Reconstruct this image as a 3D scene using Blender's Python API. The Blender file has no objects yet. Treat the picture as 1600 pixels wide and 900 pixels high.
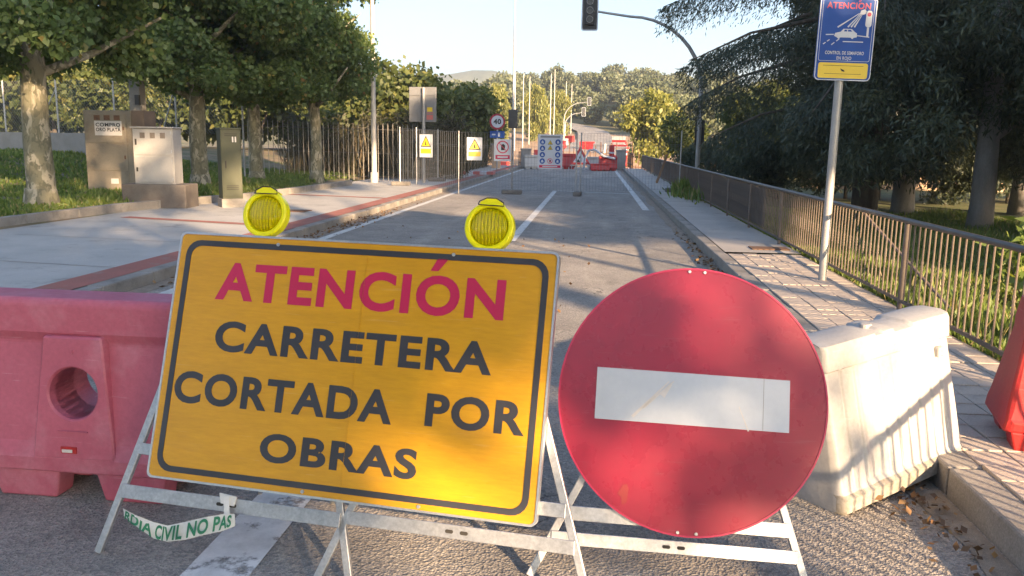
import bpy, bmesh, math, random
import numpy as np
from mathutils import Matrix, Vector

S = bpy.context.scene
COL = S.collection
rad = math.radians

# ------------------------------------------------------------------ camera
cd = bpy.data.cameras.new('camera'); cam = bpy.data.objects.new('camera', cd); COL.objects.link(cam)
cd.sensor_width = 36; cd.lens = 29.25; cd.clip_start = .05; cd.clip_end = 5000
def cam_axes(yaw, pitch, roll):
    fw = Vector((-math.sin(yaw)*math.cos(pitch), math.cos(yaw)*math.cos(pitch), -math.sin(pitch)))
    r = Vector((math.cos(yaw), math.sin(yaw), 0)); u = r.cross(fw)
    r2 = r*math.cos(roll) + u*math.sin(roll); u2 = r2.cross(fw)
    return r2, u2, fw
r_, u_, f_ = cam_axes(.09715, .17284, .015)
cam.matrix_world = Matrix(((r_.x, u_.x, -f_.x, 0), (r_.y, u_.y, -f_.y, 0), (r_.z, u_.z, -f_.z, 1.65), (0, 0, 0, 1)))
S.camera = cam

# ------------------------------------------------------------------ sky, sun, exposure
SUN_EL = 15.0
SUN_AZ = math.atan2(.58, -.81)          # from +Y towards +X
w = bpy.data.worlds.new('World'); S.world = w; w.use_nodes = True
nt = w.node_tree; nt.nodes.clear()
sky = nt.nodes.new('ShaderNodeTexSky'); sky.sky_type = 'NISHITA'; sky.sun_disc = False
sky.sun_elevation = rad(SUN_EL); sky.sun_rotation = SUN_AZ; sky.air_density = 1.0; sky.dust_density = 2.2; sky.ozone_density = 3.2
bg = nt.nodes.new('ShaderNodeBackground'); bg.inputs[1].default_value = .086
out = nt.nodes.new('ShaderNodeOutputWorld')
nt.links.new(sky.outputs[0], bg.inputs[0]); nt.links.new(bg.outputs[0], out.inputs[0])
sd = bpy.data.lights.new('sun', 'SUN'); sd.energy = 4.3; sd.angle = rad(.53); sd.color = (1.0, .69, .41)
sun = bpy.data.objects.new('sun', sd); COL.objects.link(sun)
sdir = Vector((math.sin(SUN_AZ)*math.cos(rad(SUN_EL)), math.cos(SUN_AZ)*math.cos(rad(SUN_EL)), math.sin(rad(SUN_EL))))
sun.rotation_euler = sdir.to_track_quat('Z', 'Y').to_euler(); sun.location = (20, -30, 20)
S.view_settings.view_transform = 'Standard'; S.view_settings.look = 'None'
S.view_settings.exposure = 2.2; S.view_settings.gamma = 1; S.view_settings.use_curve_mapping = False
S.render.film_transparent = False
S.cycles.max_bounces = 8; S.cycles.transparent_max_bounces = 16

# ------------------------------------------------------------------ materials
MATS = {}
def base_mat(name):
    m = bpy.data.materials.new(name); m.use_nodes = True; MATS[name] = m
    return m, m.node_tree, m.node_tree.nodes['Principled BSDF']
def rgb(c): return (c[0], c[1], c[2], 1)
def node(t, typ, **kw):
    n = t.nodes.new(typ)
    for k, v in kw.items():
        if k in ('inp',):
            for a, b in v.items(): n.inputs[a].default_value = b
        else: setattr(n, k, v)
    return n
def mixc(t, fac, a, b, blend='MIX'):
    n = t.nodes.new('ShaderNodeMix'); n.data_type = 'RGBA'; n.blend_type = blend
    for sock, val in ((0, fac), (6, a), (7, b)):
        if hasattr(val, 'links') or hasattr(val, 'is_linked'): t.links.new(val, n.inputs[sock])
        elif isinstance(val, (int, float)): n.inputs[sock].default_value = val
        else: n.inputs[sock].default_value = rgb(val)
    return n.outputs[2]
def ramp(t, src, a, b):
    n = t.nodes.new('ShaderNodeMapRange'); n.inputs[1].default_value = a; n.inputs[2].default_value = b
    t.links.new(src, n.inputs[0]); return n.outputs[0]
def noise(t, co, scale, detail=4, rough=.6, dist=0):
    n = node(t, 'ShaderNodeTexNoise', inp={'Scale': scale, 'Detail': detail, 'Roughness': rough, 'Distortion': dist})
    t.links.new(co, n.inputs['Vector']); return n.outputs[0]
def coords(t, kind='Object', scale=None):
    tc = t.nodes.new('ShaderNodeTexCoord'); o = tc.outputs[kind]
    if scale:
        mp = t.nodes.new('ShaderNodeMapping'); mp.inputs['Scale'].default_value = scale
        t.links.new(o, mp.inputs[0]); o = mp.outputs[0]
    return o
def pm(name, c1, c2=None, scale=3, rough=.6, metal=0, bump=0, bscale=60, fine=.15, fscale=80, lo=.35, hi=.65, stretch=None, spec=.5, c3=None, c3scale=1.2, c3lo=.55, c3hi=.7, rvar=0, scr=0):
    """colour c1..c2 by a broad noise, optional stains c3, fine grain and relief"""
    m, t, b = base_mat(name); co = coords(t, 'Object', stretch)
    c2 = c2 or tuple(x*.85 for x in c1)
    col = mixc(t, ramp(t, noise(t, co, scale), lo, hi), c1, c2)
    if c3: col = mixc(t, ramp(t, noise(t, co, c3scale, 6, .65), c3lo, c3hi), col, c3)
    if scr:
        tcs = t.nodes.new('ShaderNodeTexCoord'); acc = None
        for rot, sc_ in ((.5, (3, 3, 46)), (-.9, (2.5, 2.5, 60)), (1.4, (5, 5, 70))):
            mp = t.nodes.new('ShaderNodeMapping'); mp.inputs['Rotation'].default_value = (0, rot, rot*.4); mp.inputs['Scale'].default_value = sc_
            t.links.new(tcs.outputs['Object'], mp.inputs[0]); n_ = ramp(t, noise(t, mp.outputs[0], 1.6, 2, .5), .71, .76)
            if acc is None: acc = n_
            else:
                mm = t.nodes.new('ShaderNodeMath'); mm.operation = 'MAXIMUM'; t.links.new(acc, mm.inputs[0]); t.links.new(n_, mm.inputs[1]); acc = mm.outputs[0]
        mm = t.nodes.new('ShaderNodeMath'); mm.operation = 'MULTIPLY'; t.links.new(acc, mm.inputs[0]); mm.inputs[1].default_value = scr
        col = mixc(t, mm.outputs[0], col, tuple(min(1, x*.6+.3) for x in c1))
    if fine:
        g = ramp(t, noise(t, co, fscale, 3, .7), .25, .75)
        col = mixc(t, fine, col, mixc(t, g, (0, 0, 0), (1, 1, 1)), 'OVERLAY')
    t.links.new(col, b.inputs['Base Color'])
    b.inputs['Roughness'].default_value = rough; b.inputs['Metallic'].default_value = metal
    b.inputs['Specular IOR Level'].default_value = spec
    if rvar:
        mr = t.nodes.new('ShaderNodeMapRange'); mr.inputs[3].default_value = rough-rvar; mr.inputs[4].default_value = rough+rvar
        t.links.new(noise(t, co, 9, 5), mr.inputs[0]); t.links.new(mr.outputs[0], b.inputs['Roughness'])
    if bump:
        bn = node(t, 'ShaderNodeBump', inp={'Strength': bump, 'Distance': .01})
        t.links.new(noise(t, co, bscale, 5, .65), bn.inputs['Height']); t.links.new(bn.outputs[0], b.inputs['Normal'])
    return m

def asphalt(name, dark, light, patch):
    m, t, b = base_mat(name); co = coords(t)
    broad = ramp(t, noise(t, co, .35, 6, .6), .35, .7)
    col = mixc(t, broad, dark, light)
    st = ramp(t, noise(t, coords(t, 'Object', (1.6, .18, 1)), .9, 5, .6), .5, .72)
    col = mixc(t, st, col, patch)
    col = mixc(t, .25, col, mixc(t, ramp(t, noise(t, co, 2.6, 6, .7), .3, .7), (.12, .12, .12), (.88, .88, .88)), 'OVERLAY')
    col = mixc(t, ramp(t, noise(t, co, .8, 7, .72, .5), .62, .72), col, tuple(x*.62 for x in dark))
    v = node(t, 'ShaderNodeTexVoronoi', inp={'Scale': 85}); t.links.new(co, v.inputs['Vector'])
    sep = t.nodes.new('ShaderNodeSeparateColor'); t.links.new(v.outputs['Color'], sep.inputs[0])
    stone = mixc(t, ramp(t, sep.outputs[0], 0, 1), (.02, .02, .02), (1, .93, .82))
    col = mixc(t, .32, col, stone, 'OVERLAY')
    col = mixc(t, .3, col, mixc(t, ramp(t, noise(t, co, 260, 2), .3, .7), (0, 0, 0), (1, 1, 1)), 'OVERLAY')
    # cracks
    cr = node(t, 'ShaderNodeTexVoronoi', feature='DISTANCE_TO_EDGE', inp={'Scale': .55}); 
    mp = t.nodes.new('ShaderNodeVectorMath'); mp.operation = 'ADD'
    nz = node(t, 'ShaderNodeTexNoise', inp={'Scale': 2.2, 'Detail': 6}); t.links.new(co, nz.inputs['Vector'])
    t.links.new(co, mp.inputs[0]); t.links.new(nz.outputs[1], mp.inputs[1]); t.links.new(mp.outputs[0], cr.inputs['Vector'])
    crf = ramp(t, cr.outputs[0], .006, .0)
    crm = t.nodes.new('ShaderNodeMath'); crm.operation = 'MULTIPLY'; t.links.new(crf, crm.inputs[0])
    t.links.new(ramp(t, noise(t, co, .5, 3), .48, .6), crm.inputs[1])
    col = mixc(t, crm.outputs[0], col, (.02, .019, .018))
    t.links.new(col, b.inputs['Base Color']); b.inputs['Roughness'].default_value = .85
    bn = node(t, 'ShaderNodeBump', inp={'Strength': 1.0, 'Distance': .009}); t.links.new(v.outputs[0], bn.inputs['Height'])
    bn2 = node(t, 'ShaderNodeBump', inp={'Strength': .5, 'Distance': .02}); t.links.new(noise(t, co, 30, 6, .7), bn2.inputs['Height'])
    t.links.new(bn.outputs[0], bn2.inputs['Normal']); t.links.new(bn2.outputs[0], b.inputs['Normal'])
    return m
asphalt('asphalt', (.24, .228, .212), (.33, .31, .285), (.38, .355, .32))

def worn_paint(name, c, lo, hi):
    m, t, b = base_mat(name); co = coords(t)
    b.inputs['Roughness'].default_value = .7
    t.links.new(mixc(t, ramp(t, noise(t, co, 6, 6, .7), .35, .75), c, tuple(x*.62 for x in c)), b.inputs['Base Color'])
    tr = t.nodes.new('ShaderNodeBsdfTransparent'); mx = t.nodes.new('ShaderNodeMixShader')
    a = noise(t, co, 5, 8, .72); fac = ramp(t, a, lo, hi)
    t.links.new(fac, mx.inputs[0]); t.links.new(b.outputs[0], mx.inputs[1]); t.links.new(tr.outputs[0], mx.inputs[2])
    t.links.new(mx.outputs[0], t.nodes['Material Output'].inputs[0])
    bn = node(t, 'ShaderNodeBump', inp={'Strength': .4, 'Distance': .006}); t.links.new(noise(t, co, 90, 4), bn.inputs['Height']); t.links.new(bn.outputs[0], b.inputs['Normal'])
    return m
worn_paint('line_paint', (.66, .66, .63), .56, .68)
worn_paint('line_paint_worn', (.74, .73, .7), .55, .66)

def leaf_mat(name, cols, trans=.35, rough=.55):
    m, t, b = base_mat(name); t.nodes.remove(b)
    at = node(t, 'ShaderNodeAttribute', attribute_name='tint')
    cr = t.nodes.new('ShaderNodeValToRGB'); e = cr.color_ramp.elements
    e[0].position = cols[0][0]; e[0].color = rgb(cols[0][1]); e[1].position = cols[-1][0]; e[1].color = rgb(cols[-1][1])
    for p, c in cols[1:-1]:
        k = cr.color_ramp.elements.new(p); k.color = rgb(c)
    t.links.new(at.outputs['Fac'], cr.inputs[0])
    d = t.nodes.new('ShaderNodeBsdfDiffuse'); tl = t.nodes.new('ShaderNodeBsdfTranslucent')
    g = node(t, 'ShaderNodeBsdfGlossy', inp={'Roughness': rough})
    t.links.new(cr.outputs[0], d.inputs[0])
    tc = mixc(t, .5, cr.outputs[0], mixc(t, 1.0, cr.outputs[0], (1.5, 1.35, .5), 'MULTIPLY')); t.links.new(tc, tl.inputs[0])
    mx = t.nodes.new('ShaderNodeMixShader'); mx.inputs[0].default_value = trans
    t.links.new(d.outputs[0], mx.inputs[1]); t.links.new(tl.outputs[0], mx.inputs[2])
    mg = t.nodes.new('ShaderNodeMixShader'); mg.inputs[0].default_value = .04
    t.links.new(mx.outputs[0], mg.inputs[1]); t.links.new(g.outputs[0], mg.inputs[2])
    t.links.new(mg.outputs[0], t.nodes['Material Output'].inputs[0])
    return m
leaf_mat('plane_leaf', [(0, (.075, .125, .042)), (.55, (.135, .21, .065)), (.85, (.2, .27, .075)), (.96, (.29, .26, .08)), (1, (.24, .14, .05))], .5)
leaf_mat('bush_leaf', [(0, (.05, .075, .02)), (.6, (.11, .14, .035)), (1, (.23, .22, .06))], .4)
leaf_mat('yellow_leaf', [(0, (.13, .16, .03)), (.6, (.23, .24, .05)), (1, (.34, .31, .07))], .4)
leaf_mat('needle', [(0, (.035, .055, .042)), (.6, (.075, .1, .07)), (1, (.13, .15, .09))], .2)
leaf_mat('evergreen_leaf', [(0, (.04, .058, .04)), (.6, (.085, .11, .065)), (1, (.15, .165, .08))], .25)
leaf_mat('oak_leaf', [(0, (.07, .088, .048)), (.6, (.125, .148, .075)), (1, (.19, .2, .1))], .2)
leaf_mat('grass_blade', [(0, (.08, .13, .025)), (.6, (.15, .22, .04)), (.9, (.23, .27, .06)), (1, (.32, .27, .12))], .45)
leaf_mat('dry_cane', [(0, (.035, .042, .018)), (.45, (.06, .055, .03)), (.8, (.12, .095, .055)), (1, (.28, .22, .13))], .1)
leaf_mat('dead_leaf', [(0, (.07, .04, .02)), (.6, (.18, .1, .045)), (1, (.32, .2, .09))], .2)

def bark_plane():
    m, t, b = base_mat('plane_bark'); co = coords(t, 'Object', (1, 1, .55))
    n1 = ramp(t, noise(t, co, 5, 3, .5, .6), .44, .5); n2 = ramp(t, noise(t, co, 9, 3, .5, 1), .52, .58)
    col = mixc(t, n1, (.36, .33, .25), (.19, .18, .12)); col = mixc(t, n2, col, (.13, .125, .085))
    col = mixc(t, .2, col, mixc(t, noise(t, co, 60, 4), (0, 0, 0), (1, 1, 1)), 'OVERLAY')
    t.links.new(col, b.inputs['Base Color']); b.inputs['Roughness'].default_value = .9
    bn = node(t, 'ShaderNodeBump', inp={'Strength': .5, 'Distance': .03}); t.links.new(noise(t, co, 12, 5, .6), bn.inputs['Height']); t.links.new(bn.outputs[0], b.inputs['Normal'])
bark_plane()
pm('dark_bark', (.09, .075, .06), (.16, .14, .12), 6, .95, bump=.8, bscale=25, stretch=(1, 1, .25))
pm('grey_bark', (.2, .185, .17), (.28, .26, .24), 5, .95, bump=.6, bscale=25, stretch=(1, 1, .25))
pm('soil', (.16, .12, .075), (.24, .19, .12), 1.5, .95, bump=.8, bscale=18, fine=.3, c3=(.09, .11, .035), c3scale=.6, c3lo=.45, c3hi=.62)
pm('park_soil', (.09, .12, .035), (.16, .15, .07), 1.2, .95, bump=.8, bscale=18, fine=.3)
pm('excavated_earth', (.33, .21, .12), (.45, .31, .19), .6, .95, bump=.9, bscale=4, fine=.3, fscale=20)
pm('hill_ground', (.19, .16, .08), (.12, .12, .05), .05, .95, fine=.3, fscale=3)
pm('far_hill', (.10, .125, .085), (.15, .165, .11), .03, .95, fine=.35, fscale=.25)
pm('concrete_slab', (.45, .435, .405), (.38, .37, .345), 1.1, .9, bump=.25, bscale=40, fine=.25, fscale=120, c3=(.21, .2, .18), c3scale=1.7, c3lo=.58, c3hi=.75)
pm('pavement_right', (.43, .4, .36), (.36, .335, .3), .9, .9, bump=.25, bscale=40, fine=.25, fscale=120, c3=(.2, .185, .16), c3scale=1.3, c3lo=.58, c3hi=.75)
pm('paver', (.5, .43, .36), (.42, .36, .3), 1.7, .9, bump=.35, bscale=60, fine=.3, fscale=140, c3=(.24, .2, .17), c3scale=2, c3lo=.56, c3hi=.74)
pm('joint_sand', (.27, .235, .195), (.2, .175, .145), 5, 1, bump=.3)
pm('kerb_stone', (.3, .28, .25), (.22, .205, .185), 2.2, .9, bump=.4, bscale=45, fine=.3, fscale=110, c3=(.14, .13, .11), c3scale=2.5, c3lo=.55, c3hi=.75)
pm('red_paving', (.36, .13, .1), (.29, .115, .09), 2, .9, bump=.3, bscale=60, fine=.3, fscale=100, c3=(.27, .2, .17), c3scale=3, c3lo=.55, c3hi=.75)
pm('grit', (.32, .27, .21), (.22, .18, .14), 8, 1, bump=.9, bscale=70, fine=.4, fscale=200)
pm('wall_concrete', (.3, .29, .275), (.22, .215, .2), 1.1, .9, bump=.3, bscale=20, fine=.2, fscale=50)
pm('galvanised', (.52, .53, .54), (.42, .43, .45), 14, .42, .75, fine=.2, fscale=70, rvar=.1)
pm('pole_grey', (.42, .42, .41), (.35, .35, .34), 3, .5, .3, fine=.12)
pm('fence_pale', (.42, .4, .36), (.32, .3, .27), 4, .6, .2, fine=.2)
pm('pole_pale', (.55, .53, .48), (.46, .45, .42), 3, .55, .2, fine=.12)
pm('fence_iron', (.12, .11, .1), (.085, .078, .072), 5, .5, .3, fine=.2, c3=(.16, .09, .05), c3scale=9, c3lo=.6, c3hi=.75)
pm('fence_bar', (.19, .15, .12), (.14, .11, .09), 5, .6, .1, fine=.2, c3=(.18, .1, .06), c3scale=9, c3lo=.6, c3hi=.75)
pm('sign_yellow', (.6, .305, .012), (.54, .275, .011), 2.5, .3, spec=.5, fine=.1, fscale=14, stretch=(1, 1, 7), scr=.12, c3=(.52, .27, .03), c3scale=3, c3lo=.58, c3hi=.85, rvar=.06)
pm('sign_black', (.034, .035, .042), (.045, .046, .055), 5, .35, fine=.05)
pm('sign_red', (.31, .01, .04), (.27, .01, .035), 2, .28, scr=.1, fine=.06, fscale=24, c3=(.38, .02, .03), c3scale=2.2, c3lo=.62, c3hi=.8, rvar=.06)
pm('smear_red', (.24, .006, .012), (.3, .008, .015), 9, .5, fine=.1)
pm('letter_red', (.5, .018, .085), (.45, .018, .075), 5, .33, fine=.05)
pm('sign_white', (.5, .55, .61), (.45, .5, .56), 3, .35, scr=.1, fine=.05, fscale=30, c3=(.5, .5, .5), c3scale=6, c3lo=.68, c3hi=.85)
pm('sign_blue', (.012, .08, .34), (.01, .065, .29), 3, .5, spec=.25, fine=.04)
pm('panel_yellow', (.72, .52, .03), (.66, .47, .03), 3, .4, fine=.05)
pm('sign_back', (.22, .23, .245), (.19, .2, .21), 2.5, .5, .4, fine=.1)
pm('sticker_red', (.5, .14, .13), (.45, .15, .13), 5, .5)
pm('aluminium', (.62, .62, .62), (.52, .52, .53), 8, .35, .8, fine=.15)
pm('plastic_faded', (.46, .115, .175), (.4, .095, .145), 1.6, .5, scr=.3, fine=.1, fscale=50, bump=.12, bscale=25, c3=(.5, .22, .28), c3scale=2.6, c3lo=.52, c3hi=.8, rvar=.1)
pm('plastic_red', (.44, .024, .024), (.37, .022, .022), 1.6, .45, scr=.2, fine=.1, fscale=50, bump=.1, bscale=25, c3=(.4, .06, .045), c3scale=3, c3lo=.55, c3hi=.8)
pm('plastic_white', (.42, .42, .41), (.36, .355, .345), 2.2, .5, scr=.25, fine=.12, fscale=50, bump=.15, bscale=20, c3=(.3, .285, .25), c3scale=4, c3lo=.6, c3hi=.82)
pm('plastic_dirt', (.4, .38, .34), (.24, .22, .185), 7, .8, fine=.3, fscale=60, bump=.3, bscale=30, lo=.3, hi=.6)
pm('cabinet_tan', (.29, .25, .19), (.23, .2, .15), 2, .85, fine=.2, bump=.15, c3=(.2, .16, .115), c3scale=2, c3lo=.55, c3hi=.75)
pm('cabinet_side', (.15, .11, .085), (.2, .15, .11), 2, .85, fine=.2)
pm('cabinet_white', (.37, .365, .35), (.31, .305, .295), 2, .75, fine=.12, bump=.08, c3=(.34, .32, .28), c3scale=3, c3lo=.6, c3hi=.8)
pm('cabinet_olive', (.062, .07, .036), (.052, .058, .032), 2, .6, fine=.1)
pm('plinth', (.18, .155, .13), (.13, .11, .095), 3, .9, fine=.3, bump=.4)
pm('dark_slot', (.03, .028, .025), None, 5, .8)
pm('dark_metal', (.035, .037, .038), (.05, .05, .05), 5, .5, .2)
pm('rust', (.19, .1, .055), (.12, .07, .045), 12, .9, fine=.3)
pm('lens_dark', (.055, .055, .055), (.04, .04, .04), 30, .25)
pm('paper', (.62, .6, .58), (.55, .53, .5), 9, .8, fine=.1)
pm('ink', (.03, .03, .03), None, 9, .7)
pm('tape_white', (.72, .73, .72), (.6, .62, .61), 14, .35, fine=.1)
pm('tape_green', (.02, .2, .1), (.015, .16, .08), 14, .35)
pm('concrete_foot', (.2, .19, .175), (.15, .14, .13), 6, .95, fine=.3, bump=.4)
pm('wire', (.22, .23, .24), None, 9, .5, .5)
pm('orange_net', (.55, .12, .04), (.45, .1, .04), 3, .8)
pm('wood', (.34, .2, .1), (.26, .15, .08), 4, .75, fine=.3, stretch=(8, 1, 1), bump=.2)
pm('warm_tan', (.5, .36, .25), (.43, .31, .21), 1.5, .9, fine=.2)
pm('rubber', (.03, .03, .03), None, 9, .8)
def lamp_mat():
    m, t, b = base_mat('lamp_yellow'); co = coords(t)
    wv = node(t, 'ShaderNodeTexWave', inp={'Scale': 24, 'Distortion': .3}); t.links.new(co, wv.inputs['Vector'])
    t.links.new(mixc(t, noise(t, co, 9), (.92, .86, .0), (.8, .78, .0)), b.inputs['Base Color'])
    b.inputs['Roughness'].default_value = .18; b.inputs['Coat Weight'].default_value = .3
    tl = t.nodes.new('ShaderNodeBsdfTransparent'); tl.inputs[0].default_value = (.93, .9, .04, 1)
    mx = t.nodes.new('ShaderNodeMixShader'); mx.inputs[0].default_value = .5
    t.links.new(b.outputs[0], mx.inputs[1]); t.links.new(tl.outputs[0], mx.inputs[2])
    bn = node(t, 'ShaderNodeBump', inp={'Strength': .8, 'Distance': .012}); t.links.new(wv.outputs[1], bn.inputs['Height']); t.links.new(bn.outputs[0], b.inputs['Normal'])
    t.links.new(mx.outputs[0], t.nodes['Material Output'].inputs[0])
    m2, t2, b2 = base_mat('lamp_ring'); b2.inputs['Base Color'].default_value = (.78, .76, .0, 1); b2.inputs['Roughness'].default_value = .3
    t2.links.new(mixc(t2, noise(t2, coords(t2), 12), (.9, .84, .0), (.78, .74, .0)), b2.inputs['Base Color'])
lamp_mat()

# ------------------------------------------------------------------ mesh helpers
def tag(o, label=None, cat=None, group=None, kind=None):
    if label: o['label'] = label
    if cat: o['category'] = cat
    if group: o['group'] = group
    if kind: o['kind'] = kind
    return o
def thing(name, loc, label, cat, group=None):
    o = bpy.data.objects.new(name, None); o.empty_display_size = .1; o.location = loc; COL.objects.link(o)
    return tag(o, label, cat, group)
def world_loc(o):
    v = Vector((0, 0, 0))
    while o: v += o.location; o = o.parent
    return v
class MB:
    def __init__(s): s.v = []; s.f = []
    def add(s, vs, fs, M=None):
        o = len(s.v)
        s.v += [tuple(M @ Vector(v)) if M is not None else tuple(v) for v in vs]
        s.f += [tuple(i+o for i in f) for f in fs]; return s
    def box(s, c, d, M=None):
        x, y, z = c; a, b, e = d[0]/2, d[1]/2, d[2]/2
        vs = [(x+i*a, y+j*b, z+k*e) for k in (-1, 1) for j in (-1, 1) for i in (-1, 1)]
        return s.add(vs, [(0, 2, 3, 1), (4, 5, 7, 6), (0, 1, 5, 4), (2, 6, 7, 3), (0, 4, 6, 2), (1, 3, 7, 5)], M)
    def tube(s, pts, rr, n=8, M=None, caps=True):
        pts = [Vector(p) for p in pts]
        if not hasattr(rr, '__len__'): rr = [rr]*len(pts)
        vs = []; fs = []; up = None
        for i, p in enumerate(pts):
            d = (pts[min(i+1, len(pts)-1)] - pts[max(i-1, 0)]).normalized()
            if up is None:
                up = Vector((0, 0, 1)) if abs(d.z) < .9 else Vector((1, 0, 0))
            a = d.cross(up).normalized(); b = a.cross(d).normalized(); up = b
            for k in range(n):
                t = 2*math.pi*k/n; vs.append(p + a*math.cos(t)*rr[i] + b*math.sin(t)*rr[i])
        for i in range(len(pts)-1):
            for k in range(n):
                fs.append((i*n+k, i*n+(k+1) % n, (i+1)*n+(k+1) % n, (i+1)*n+k))
        if caps: fs += [tuple(range(n))[::-1], tuple((len(pts)-1)*n+k for k in range(n))]
        return s.add(vs, fs, M)
    def prism(s, poly, y0, y1, M=None):      # poly in x,z ; extruded along y
        n = len(poly); vs = [(x, y0, z) for x, z in poly] + [(x, y1, z) for x, z in poly]
        fs = [tuple(range(n)), tuple(range(n, 2*n))[::-1]] + [(i, i+n, (i+1) % n+n, (i+1) % n) for i in range(n)]
        return s.add(vs, fs, M)
    def build(s, name, mat, parent=None, smooth=False, bevel=0, loc=None):
        me = bpy.data.meshes.new(name)
        o = bpy.data.objects.new(name, me); COL.objects.link(o)
        if parent is not None: o.parent = parent; off = world_loc(parent)
        else:
            off = Vector(loc) if loc is not None else Vector((0, 0, 0)); o.location = off
        me.from_pydata([(v[0]-off.x, v[1]-off.y, v[2]-off.z) for v in s.v], [], s.f)
        bm = bmesh.new(); bm.from_mesh(me); bmesh.ops.recalc_face_normals(bm, faces=bm.faces); bm.to_mesh(me); bm.free()
        me.materials.append(MATS[mat]); me.update()
        if smooth:
            for p in me.polygons: p.use_smooth = True
            me.set_sharp_from_angle(angle=rad(40))
        if bevel:
            b = o.modifiers.new('bevel', 'BEVEL'); b.width = bevel; b.segments = 2; b.limit_method = 'ANGLE'; b.angle_limit = rad(35)
        return o
def B(): return MB()
def child_copy(o, parent, loc):
    c = o.copy(); COL.objects.link(c); c.parent = parent; c.location = Vector(loc) - world_loc(parent); return c
def copy_tree(root, loc, rz=0, sc=1, label=None):
    r = root.copy(); COL.objects.link(r); r.location = loc; r.rotation_euler = (0, 0, rz)
    r.scale = (sc, sc, sc) if not hasattr(sc, '__len__') else sc
    if label: r['label'] = label
    for ch in list(root.children):
        c = ch.copy(); COL.objects.link(c); c.parent = r
        for g in ch.children:
            d = g.copy(); COL.objects.link(d); d.parent = c
    return r
def circ(r, n=24, cx=0, cz=0, sx=1): return [(cx+r*sx*math.cos(2*math.pi*k/n), cz+r*math.sin(2*math.pi*k/n)) for k in range(n)]
def rrect(w, h, r, n=5, cx=0, cz=0):
    p = []
    for sx, sz, a0 in ((1, 1, 0), (-1, 1, 90), (-1, -1, 180), (1, -1, 270)):
        for k in range(n+1):
            a = rad(a0+90*k/n); p.append((cx+sx*(w/2-r)+r*math.cos(a), cz+sz*(h/2-r)+r*math.sin(a)))
    return p
def ring(mb, outer, inner, y0, y1, M=None):   # frame between two loops of equal count
    n = len(outer); vs = [(x, y0, z) for x, z in outer]+[(x, y0, z) for x, z in inner]+[(x, y1, z) for x, z in outer]+[(x, y1, z) for x, z in inner]
    fs = []
    for i in range(n):
        j = (i+1) % n
        fs += [(i, j, n+j, n+i), (2*n+i, 3*n+i, 3*n+j, 2*n+j), (i, 2*n+i, 2*n+j, j), (n+i, n+j, 3*n+j, 3*n+i)]
    return mb.add(vs, fs, M)
def text_geo(s, bold=.0, space=1.0):
    cu = bpy.data.curves.new('lettering_curve', 'FONT'); cu.body = s; cu.size = 1; cu.offset = bold; cu.space_character = space; cu.resolution_u = 5
    cu.fill_mode = 'FRONT'
    o = bpy.data.objects.new('lettering_curve', cu); COL.objects.link(o)
    dg = bpy.context.evaluated_depsgraph_get(); me = bpy.data.meshes.new_from_object(o.evaluated_get(dg))
    v = np.array([tuple(x.co) for x in me.vertices]); f = [tuple(p.vertices) for p in me.polygons]
    bpy.data.objects.remove(o); bpy.data.curves.remove(cu); bpy.data.meshes.remove(me)
    return v[:, :2], f
def put_text(mb, s, x0, x1, z0, z1, y, M=None, bold=.03, space=1.08, base=None):
    """fit text into x0..x1 and cap height z0..z1 (accents go above)"""
    v, f = text_geo(s, bold, space)
    cap, _ = text_geo('H', bold); lo, hi = cap[:, 1].min(), cap[:, 1].max()
    xs = (v[:, 0]-v[:, 0].min())/(v[:, 0].max()-v[:, 0].min())*(x1-x0)+x0
    zs = (v[:, 1]-lo)/(hi-lo)*(z1-z0)+z0
    return mb.add([(a, y, b) for a, b in zip(xs, zs)], f, M)
def ribbon(mb, pts, wd, z, M=None):            # flat strip on the ground along pts
    vs = []; fs = []
    for i, p in enumerate(pts):
        a = Vector(pts[max(i-1, 0)][:2]); b = Vector(pts[min(i+1, len(pts)-1)][:2]); d = (b-a).normalized(); nrm = Vector((-d.y, d.x))*wd/2
        zz = z if not callable(z) else z(p)
        vs += [(p[0]+nrm.x, p[1]+nrm.y, zz), (p[0]-nrm.x, p[1]-nrm.y, zz)]
    for i in range(len(pts)-1): fs.append((2*i, 2*i+1, 2*i+3, 2*i+2))
    return mb.add(vs, fs, M)

# leaf-card clouds -------------------------------------------------------------
def card_mesh(name, pos, ax, bx, tint, mat):
    n = len(pos); v = np.empty((n, 4, 3), np.float32)
    v[:, 0] = pos; v[:, 1] = pos+ax*.45+bx*.5; v[:, 2] = pos+ax; v[:, 3] = pos+ax*.45-bx*.5
    me = bpy.data.meshes.new(name); me.vertices.add(4*n); me.vertices.foreach_set('co', v.ravel())
    me.loops.add(4*n); me.loops.foreach_set('vertex_index', np.arange(4*n, dtype=np.int32))
    me.polygons.add(n); me.polygons.foreach_set('loop_start', np.arange(0, 4*n, 4, dtype=np.int32))
    me.update(calc_edges=True)
    at = me.attributes.new('tint', 'FLOAT', 'FACE'); at.data.foreach_set('value', np.clip(tint, 0, 1).astype(np.float32))
    me.materials.append(MATS[mat]); return me
def unit(a): return a/np.maximum(np.linalg.norm(a, axis=1, keepdims=True), 1e-6)
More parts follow.
